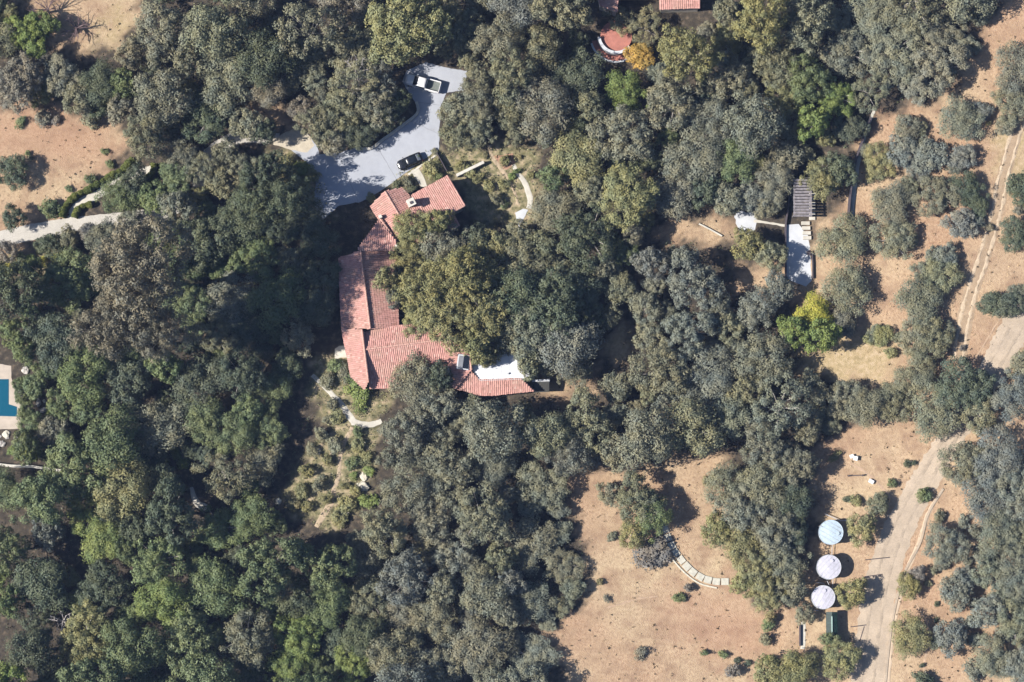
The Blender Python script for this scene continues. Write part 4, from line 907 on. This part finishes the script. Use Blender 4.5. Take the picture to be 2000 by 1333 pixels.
LAND = {'the black car': (800,317), 'the white pickup truck': (825,165), 'the skylight': (905,708), 'the upper chimney': (804,396), 'the white flat roof': (975,728), 'the blue pool': (10,775),
 'the uppermost water tank': (1623,1040), 'the middle water tank': (1619,1108), 'the lowest water tank': (1608,1167), 'the curved paver path': (1345,1100), 'the white terrace': (1560,505), 'the grey pergola': (1563,390),
 'the yellow-green tree': (1590,618), 'the round red terrace': (1203,78), 'the hedged garden walk': (200,368), 'the pale boulder pair': (710,940), 'the forked garden path': (690,827),
 'the tall brown-grey crown': (265,540), 'the lower left photo corner': (0,1333), 'the upper left photo corner': (0,0), 'the upper right photo corner': (2000,0), 'the lower right photo corner': (2000,1333),
 'the middle of the bottom edge': (1000,1333), 'the low rail by the road': (1670,930), 'the pale scrap of forest path': (375,960), 'the lean-to': (1056,757), 'the long dark retaining wall': (1675,320), 'the small triangular landing': (1018,425),
 'the pale curved soil edging': (1388,450), 'the green shed': (1622,1226), 'the pale landing west of the house': (668,688)}
ORD = ['nearest', 'second', 'third', 'fourth', 'fifth', 'sixth', 'seventh', 'eighth', 'ninth', 'tenth', 'eleventh', 'twelfth', 'thirteenth', 'fourteenth', 'fifteenth', 'sixteenth', 'seventeenth', 'eighteenth', 'nineteenth', 'twentieth', 'twenty-first', 'twenty-second', 'twenty-third', 'twenty-fourth']
DIRS = ['east', 'north-east', 'north', 'north-west', 'west', 'south-west', 'south', 'south-east']
def rel_labels(items, noun):
    """items: (x, y, description) -> label that counts outwards from the nearest landmark"""
    bins = {}; res = [None] * len(items)
    for i, (x, y, d) in enumerate(items):
        L = min(LAND, key=lambda k: math.hypot(LAND[k][0] - x, LAND[k][1] - y)); dx, dy = x - LAND[L][0], LAND[L][1] - y
        s = int(round(math.atan2(dy, dx) / (math.pi / 4))) % 8; bins.setdefault((L, s), []).append((math.hypot(dx, dy), i))
    for (L, s), v in bins.items():
        for k, (_, i) in enumerate(sorted(v)):
            o = ORD[min(k, 23)]
            res[i] = '%s, %s %s %s of %s' % (items[i][2], o, noun, DIRS[s], L)
    return res
def size_word(r): return 'very broad' if r > 75 else 'broad' if r > 52 else 'mid-sized' if r > 38 else 'small'
TREES = [t for t in TREES if -30 < t[0] < 2030 and -30 < t[1] < 1363]
labels = rel_labels([(t[0], t[1], '%s %s %s' % (size_word(t[2]), PAL[t[3]][0], 'oak tree' if t[4] in ('oak', 'small') else 'tree')) for t in TREES], 'tree')
NAMES = {'oak': 'oak_tree', 'small': 'small_tree', 'thin': 'sparse_tree', 'tall': 'tall_tree', 'olive': 'olive_green_tree'}
cnt = {k: 0 for k in NAMES}; NV = {'oak': 8, 'small': 3, 'thin': 2, 'tall': 2, 'olive': 3}
for t, lab in zip(TREES, labels):
    x, y, r, pal, fam, hk = t
    if 1030 < x < 1190 and y > 930: hk *= .45
    if 370 < x < 600 and 400 < y < 720: hk *= .6
    if x > 1640 and y < 720: hk *= .68
    if 420 < x < 600 and 690 < y < 1050: hk *= .85
    if x > 1560 and y > 720: hk *= .85
    cm, tm, R0, hc, Hc = PROTO['%s%d' % (fam, cnt[fam] % NV[fam])]; cnt[fam] += 1
    s = r * .95 * M / R0; sz = min(s * hk * (1.0 if fam != 'small' else 1.1), 2.2); top = (hc + .55 * Hc) * sz
    z = 0.0
    for _ in range(4):
        p = P(x, y, z + top); z = float(H(p[0], p[1]))
    root = empty(NAMES[fam], (p[0], p[1], z), rngF.uniform(0, 6.28)); root.scale = (s, s, sz)
    tag(root, lab, 'tree', 'trees covering the hillside')
    c = add('crown', cm, root, (0, 0, hc)); k = rngF.uniform(.90, 1.14); cc = PAL[pal][1]
    c.color = (cc[0] * k * rngF.uniform(.96, 1.04), cc[1] * k, cc[2] * k * rngF.uniform(.9, 1.12), 1)
    add('trunk', tm, root)
print('TREES', len(TREES), cnt)

# ------------------------------------------------------------------ shrubs that can be told apart
SHRUB_AVOID = [[(2040,520),(1960,640),(1900,740),(1830,850),(1760,970),(1700,1080),(1650,1200),(1640,1370),(1745,1370),(1760,1200),(1790,1080),(1840,950),(1900,850),(1990,700)], [(1280,1015),(1315,1015),(1335,1080),(1365,1112),(1430,1122),(1430,1155),(1360,1158),(1300,1095)], [(1525,430),(1595,430),(1595,570),(1525,570)], [(1585,1000),(1655,1000),(1655,1265),(1585,1265)], [(995,310),(1014,318),(1048,390),(1040,415),(1015,450),(1000,410)], [(640,760),(700,815),(750,812),(750,842),(690,846),(640,795)], [(798,328),(822,320),(842,370),(815,370)], [(850,290),(900,340),(950,310),(950,330),(895,355),(850,310)], [(720,340),(930,340),(930,450),(720,500)], [(660,640),(780,640),(780,770),(660,770)], [(690,920),(730,920),(730,970),(690,970)]]
SHR = [(85,232,16,'brown'),(40,240,11,'green'),(110,236,10,'purple'),(178,232,20,'grey'),(205,297,8,'green'),(215,322,9,'green'),(100,408,22,'green'),(178,352,14,'green'),(135,370,8,'green'),(55,300,7,'green'),(60,310,7,'grey'),
 (40,500,9,'green'),(60,505,10,'bright'),(1630,893,12,'olive'),(1742,945,13,'green'),(1805,968,15,'green'),(1672,978,12,'olive'),(1655,975,9,'dark'),(1772,906,7,'dark'),(1785,905,6,'dark'),(1500,1220,16,'green'),(1495,1250,14,'grey'),(1505,1205,16,'tan'),
 (1272,1080,30,'purple'),(1345,1148,12,'purple'),(1325,1168,10,'green'),(1335,1170,8,'dark'),(1195,1048,10,'grey'),(1375,1275,9,'green'),(1412,1278,9,'green'),(1440,1290,7,'dark'),(1460,1295,7,'dark'),(1430,1310,18,'purple'),(1500,1290,14,'bright'),
 (1825,1115,9,'grey'),(1812,1140,8,'grey'),(1830,1180,6,'dark'),(1828,1212,6,'dark'),(1800,1300,6,'dark'),(1805,1328,20,'dark'),(1890,1100,14,'blue'),(1900,1180,14,'blue'),(1880,680,8,'purple'),(1700,665,14,'olive'),(1740,690,12,'olive'),
 (1478,262,8,'dark'),(1255,985,10,'grey'),(1880,1020,14,'blue'),(1835,1010,14,'grey'),(1905,1040,18,'blue'),(1900,1250,18,'blue'),(1960,1240,20,'blue'),(1900,1310,20,'blue'),(1965,1160,20,'blue'),(1895,1215,12,'grey'),(1915,1080,18,'blue'),(2000,1255,18,'grey'),
 (700,760,22,'bright'),(705,785,20,'bright'),(690,740,18,'green'),(655,715,18,'green'),(672,730,18,'grey'),(640,745,14,'grey'),(1000,345,9,'bright'),(1010,335,8,'bright'),(915,335,14,'olive'),(900,325,12,'olive'),(935,350,13,'olive'),(955,365,14,'olive'),(970,390,14,'grey'),(985,400,10,'green'),
 (840,332,16,'olive'),(850,322,12,'olive'),(855,345,12,'green'),(795,355,14,'grey'),(775,360,10,'dark'),(805,372,11,'dark'),(725,388,12,'olive'),(590,330,20,'bright'),(570,340,22,'olive'),(560,320,18,'olive'),(610,345,16,'olive'),(585,360,18,'olive'),
 (655,870,16,'grey'),(630,850,16,'grey'),(610,880,18,'grey'),(640,900,14,'olive'),(600,920,16,'olive'),(625,945,18,'grey'),(590,960,18,'olive'),(650,790,14,'grey'),(660,815,14,'olive'),(640,820,14,'grey'),(700,870,16,'olive'),(712,895,15,'olive'),(690,905,14,'green'),(695,960,14,'olive'),(720,980,16,'bright'),(680,985,16,'olive'),(665,1010,18,'olive'),(640,975,13,'olive'),(600,990,16,'olive'),(575,985,14,'tan'),(690,930,10,'bright'),(720,920,10,'bright'),(700,845,12,'green'),(675,950,10,'olive'),
 (20,525,14,'yellow'),(50,522,14,'bright'),(85,510,13,'yellow'),(110,505,12,'yellow'),(45,885,14,'yellow'),(65,890,14,'bright'),(25,880,12,'bright'),(98,730,14,'bright'),(100,812,14,'bright'),(345,885,14,'bright'),(358,905,14,'bright'),(1010,470,14,'bright'),(990,480,14,'olive'),(1035,470,14,'bright'),(1090,490,16,'olive')]
rngs = random.Random(21)
for poly, n_ in ((GREEN[0], 8), (GREEN[1], 26), (DRY[5], 11), (DRY[6], 8)):
    k = 0
    while k < n_:
        x, y = rngs.uniform(min(p[0] for p in poly), max(p[0] for p in poly)), rngs.uniform(min(p[1] for p in poly), max(p[1] for p in poly))
        if not (0 < x < 2000 and 0 < y < 1333) or not inside(np.array([x]), np.array([y]), poly)[0]: continue
        k += 1
        if any(inside(np.array([x]), np.array([y]), q)[0] for q in SHRUB_AVOID): continue
        if any(math.hypot(x - q[0], y - q[1]) < q[2] + 8 for q in SHR) or any(math.hypot(x - t[0], y - t[1]) < t[2] * .9 for t in TREES): continue
        SHR.append((x, y, rngs.uniform(6, 13), rngs.choice(['olive', 'grey', 'green', 'tan'] if poly in GREEN else ['brown', 'grey', 'dark', 'tan'])))
sl_ = rel_labels([(a[0], a[1], '%s %s shrub' % ('low' if a[2] < 13 else 'rounded', PAL[a[3]][0])) for a in SHR], 'shrub')
for i, ((x, y, r, pal), lab) in enumerate(zip(SHR, sl_)):
    cm, tm, R0, hc, Hc = PROTO['shrub%d' % (i % 3)]; s = r * M / R0
    root = empty('shrub', G(x, y, .3 * s) - Vector((0, 0, .3 * s)), rngF.uniform(0, 6.28)); root.scale = (s * rngF.uniform(.75, 1.25), s * rngF.uniform(.75, 1.25), min(s, 1.2) * rngF.uniform(.7, 1.15)); tag(root, lab, 'shrub', 'shrubs on the dry slope and in the gardens')
    c = add('crown', cm, root, (0, 0, hc)); k = rngF.uniform(.85, 1.2); cc = PAL[pal][1]; c.color = (cc[0] * k, cc[1] * k, cc[2] * k, 1)
    add('stem', tm, root)

# rockery by the pool
rngr = random.Random(11); RK = []
for i in range(30):
    px, py = (rngr.uniform(38, 112), rngr.uniform(722, 822)) if i < 18 else (rngr.uniform(0, 42), rngr.uniform(846, 880))
    RK.append((px, py, 'pale rock' if i % 3 else 'cream rock'))
for i, ((px, py, _), lab) in enumerate(zip(RK, rel_labels(RK, 'rock'))):
    q = rngr.uniform(.2, .6); boulder(px, py, (q, q * rngr.uniform(.6, 1.1)), MT['rock'] if i % 3 else MT['boulder'], lab, group='rockery beside the pool', seed=i)

# hedges along the garden walk
def hedge(pts, w, h, label, seed):
    rng = np.random.default_rng(seed); c = catmull(pts, 2); L = len(c); n_ = L * 190
    i = rng.integers(0, L - 1, n_); g = np.array([tuple(G(q[0], q[1])) for q in c]); f = rng.random((n_, 1)); base = g[i] * (1 - f) + g[i + 1] * f
    t = g[np.minimum(i + 1, L - 1)] - g[np.maximum(i - 1, 0)]; t[:, 2] = 0; t /= np.linalg.norm(t, axis=1, keepdims=True); nn = np.stack([-t[:, 1], t[:, 0], t[:, 2] * 0], 1)
    a = rng.uniform(-.15, math.pi + .15, n_); lump = 1 + .18 * np.sin(i * .35) + .1 * np.sin(i * 1.1)
    off = nn * (np.cos(a) * w / 2 * lump)[:, None]; off[:, 2] = np.abs(np.sin(a)) ** .6 * h * lump
    N_ = nn * np.cos(a)[:, None]; N_[:, 2] = np.sin(a); N_ += rng.normal(0, .45, N_.shape)
    V, F = leaf_quads(base + off, N_, rng.uniform(.07, .17, n_), rng)
    mb = MB(); mb.tube([Vector(q) + Vector((0, 0, h * .3)) for q in g[::4]], w * .28, 6)
    root = empty('hedge', Vector(g[L // 2])); tag(root, label, 'hedge', 'clipped hedges by the garden walk')
    me = np_mesh('foliage', V - np.array(root.location), F, MT['leaf']); o = add('foliage', me, root); o.color = (.10, .115, .03, 1)
    o = mb.build('stem', MT['bark'], root); o.data.transform(Matrix.Translation(-root.location))
hedge([(120,425),(126,410),(136,395),(155,380),(178,370)], 1.0, 1.1, 'outer clipped hedge curving along the lower garden walk', 1)
hedge([(178,368),(196,358),(215,346),(240,333)], .9, 1.0, 'outer hedge piece along the middle of the garden walk', 2)
hedge([(242,334),(252,322),(260,312)], 1.2, 1.1, 'short thick hedge at the top end of the garden walk', 3)
hedge([(146,426),(151,413),(162,404),(180,400)], .9, 1.0, 'inner short hedge hooking round the garden walk foot', 4)
hedge([(284,360),(293,346),(300,334),(302,322)], 1.0, 1.1, 'hedge on the east end of the garden walk', 5)

# a bare dead tree on the left edge and bare twiggy brush
def bare_tree(px, py, R, h, n_, seed, label, m):
    rng = random.Random(seed); mb = MB(); g = G(px, py)
    mb.tube([(0, 0, -.4), (.1, .1, h * .35), (.1, .2, h * .6)], [.2, .15, .10], 8)
    for i in range(n_):
        a = i * 2.4 + rng.uniform(-.4, .4); L = R * rng.uniform(.6, 1.05); s = Vector((.1, .1, h * rng.uniform(.3, .6)))
        e = s + Vector((math.cos(a) * L, math.sin(a) * L, h * rng.uniform(.15, .45))); mid = s.lerp(e, .5) + Vector((rng.uniform(-.3, .3), rng.uniform(-.3, .3), .3))
        mb.tube([s, mid, e], [.09, .06, .02], 5, cap=False)
        for k in range(4):
            q = mid.lerp(e, k / 4 + .1); d = Vector((rng.uniform(-1, 1), rng.uniform(-1, 1), rng.uniform(0, .7))).normalized() * L * .35; mb.tube([q, q + d], [.035, .012], 4, cap=False)
    tag(mb.build('bare_tree', m, None, loc=g), label, 'dead tree')
pale_bark = mat('pale_bark', (.50, .46, .44), .9, .25, 4)
bare_tree(18, 172, 2.4, 4.5, 14, 1, 'leafless pale grey tree on the upper left photo edge', pale_bark)
bare_tree(95, 25, 3.2, 3.0, 18, 2, 'leafless purplish brush on the upper dirt clearing', mat('brush', (.16, .11, .11), .9, .3, 4))
bare_tree(700, 155, 3.0, 7.5, 16, 3, 'bare pale branches standing out above trees west of the pickup', pale_bark)
bare_tree(150, 60, 2.6, 2.2, 16, 5, 'smaller leafless brown brush beside the upper dirt clearing', bpy.data.materials['brush'])
bare_tree(130, 1215, 2.6, 7.0, 9, 6, 'pale bare limbs showing in the lower left trees', pale_bark)

# ------------------------------------------------------------------ stuff: dry grass, ground cover, undergrowth
def scatter(polys, n_, seed, avoid=()):
    rng = np.random.default_rng(seed); out = []
    for p in polys:
        x0, x1 = max(-40, min(q[0] for q in p)), min(2040, max(q[0] for q in p)); y0, y1 = max(-40, min(q[1] for q in p)), min(1370, max(q[1] for q in p))
        k = int(n_ * (x1 - x0) * (y1 - y0) / 1e4); x = rng.uniform(x0, x1, k); y = rng.uniform(y0, y1, k); m_ = inside(x, y, p)
        for q in avoid: m_ &= ~inside(x, y, q)
        out.append(np.stack([x[m_], y[m_]], 1))
    q = np.concatenate(out); wx = (q[:, 0] - 1000) * M; wy = -(q[:, 1] - 666.5) * M / math.cos(TILT)
    for _ in range(3):                            # refine onto the ground
        z = H(wx, wy); a, b_ = PROJ(wx, wy, z); wx = wx + (q[:, 0] - a) * M; wy = wy - (q[:, 1] - b_) * M
    return np.stack([wx, wy, H(wx, wy)], 1), rng
ROADS = [[(2040,520),(1960,640),(1900,740),(1830,850),(1760,970),(1710,1080),(1670,1200),(1655,1370),(1730,1370),(1745,1200),(1775,1080),(1830,950),(1900,850),(1980,700),(2040,640)],
         [(1285,1020),(1310,1020),(1330,1080),(1360,1115),(1425,1126),(1425,1148),(1360,1148),(1310,1095)], [(1530,435),(1590,435),(1592,565),(1530,550)], [(1434,412),(1478,412),(1478,460),(1434,460)],
         [(1588,1010),(1652,1010),(1652,1260),(1588,1260)], [(-60,440),(210,418),(210,445),(60,475),(-60,510)], [(1000,318),(1014,318),(1045,390),(1040,412),(1020,400)]]
pos, rng = scatter(DRY, 16, 1, ROADS)
reps = 4; pos = np.repeat(pos, reps, 0); pos += rng.normal(0, .10, pos.shape) * np.array((1, 1, 0)); pos[:, 2] += rng.uniform(.02, .16, len(pos))
V, F = leaf_quads(pos, rng.normal(0, 1, pos.shape) + np.array((0, 0, .3)), rng.uniform(.07, .19, len(pos)), rng, .35)
o = add('dry_grass', np_mesh('dry_grass', V, F, leaf_material('dry_grass', False, (.30, .22, .145), .15, .35, 1.7, .9))); tag(o, 'dry tan grass tufts over the bare slopes', 'grass', kind='stuff')
pos, rng = scatter(DRY, 6, 9, ROADS)
reps = 3; pos = np.repeat(pos, reps, 0); pos += rng.normal(0, .09, pos.shape) * np.array((1, 1, 0)); pos[:, 2] += rng.uniform(.03, .2, len(pos))
V, F = leaf_quads(pos, rng.normal(0, 1, pos.shape) + np.array((0, 0, .5)), rng.uniform(.09, .24, len(pos)), rng, .6)
o = add('weeds', np_mesh('weeds', V, F, leaf_material('weeds', False, (.085, .062, .04), .15, .4, 1.6, .9))); tag(o, 'small dark dry weeds dotted over the bare slopes', 'weeds', kind='stuff')
pos, rng = scatter([DRIVE, [(-60,440),(210,418),(210,445),(60,475),(-60,510)]], 30, 14)
qx, qy = PROJ(pos[:, 0], pos[:, 1], pos[:, 2]); keep = np.array([edge_dist(a, b_, DRIVE) < (4 + 7 * rng.random() ** 3) or rng.random() < .03 for a, b_ in zip(qx, qy)]); pos = pos[keep]
pos = np.repeat(pos, 3, 0); pos += rng.normal(0, .14, pos.shape) * np.array((1, 1, 0)); pos[:, 2] += rng.uniform(.06, .085, len(pos))
V, F = leaf_quads(pos, rng.normal(0, .25, pos.shape) + np.array((0, 0, 1)), rng.uniform(.03, .09, len(pos)), rng, .6)
o = add('leaf_litter', np_mesh('leaf_litter', V, F, leaf_material('leaf_litter', False, (.17, .125, .075), .05, .5, 1.6, .9))); tag(o, 'fallen leaves along the driveway edges', 'leaves', kind='stuff')
GC_AVOID = [[(800,330),(820,322),(838,366),(820,368)], [(640,765),(700,820),(750,815),(750,838),(690,842),(640,790)], [(1000,318),(1014,318),(1045,390),(1040,412),(1020,400)], [(1002,408),(1035,405),(1015,450)], [(652,672),(690,672),(690,702),(652,706)]]
pos, rng = scatter(GREEN, 190, 2, GC_AVOID)
keep = (np.sin(pos[:, 0] * 1.9 + 2 * np.sin(pos[:, 1] * .8)) * np.sin(pos[:, 1] * 2.1 + pos[:, 0] * .4) + rng.normal(0, .5, len(pos))) > -.7; pos = pos[keep]
h = .40 + .40 * np.sin(pos[:, 0] * 2.4 + np.sin(pos[:, 1])) * np.sin(pos[:, 1] * 2.9)
reps = 4; pos = np.repeat(pos, reps, 0); h = np.repeat(h, reps); pos += rng.normal(0, .13, pos.shape) * np.array((1, 1, 0)); pos[:, 2] += np.clip(h, .05, .85) * rng.uniform(.2, 1.3, len(pos))
V, F = leaf_quads(pos, rng.normal(0, .7, pos.shape) + np.array((0, 0, .8)), rng.uniform(.06, .16, len(pos)), rng, .7)
o = add('ground_cover', np_mesh('ground_cover', V, F, leaf_material('ground_cover', False, (.155, .152, .085), .2, .35, 1.8))); tag(o, 'low mixed green and straw planting in the gardens', 'plants', kind='stuff')
pos, rng = scatter([z[0] for z in ZONES], 15, 3, [DRIVE_CLEAR, DRIVE, [(430,250),(550,262),(545,285),(470,285),(415,320),(400,385),(330,420),(200,440),(200,420),(320,400),(375,370),(385,320),(420,280)]] + DRY)
reps = 5; pos = np.repeat(pos, reps, 0); pos += rng.normal(0, .28, pos.shape) * np.array((1, 1, 0)); pos[:, 2] += rng.uniform(.05, .8, len(pos))
V, F = leaf_quads(pos, rng.normal(0, .7, pos.shape) + np.array((0, 0, .6)), rng.uniform(.09, .20, len(pos)), rng, .7)
o = add('undergrowth', np_mesh('undergrowth', V, F, leaf_material('undergrowth', False, (.075, .085, .05), .2, .5, 1.5))); tag(o, 'dark undergrowth beneath the trees', 'undergrowth', kind='stuff')

# ------------------------------------------------------------------ thin summer haze between the aircraft and the ground
mb = MB(); mb.prism([(-720, -620), (720, -620), (720, 620), (-720, 620)], -3.0, 425.0)
hm = bpy.data.materials.new('haze'); hm.use_nodes = True; hn = hm.node_tree; hn.nodes.remove(hn.nodes['Principled BSDF'])
pvn = hn.nodes.new('ShaderNodeVolumePrincipled'); pvn.inputs['Color'].default_value = (.40, .56, 1, 1); pvn.inputs['Density'].default_value = .00005
hn.links.new(pvn.outputs[0], hn.nodes['Material Output'].inputs['Volume'])
tag(mb.build('haze', hm), 'thin bluish haze over the whole hillside', 'haze', kind='stuff')
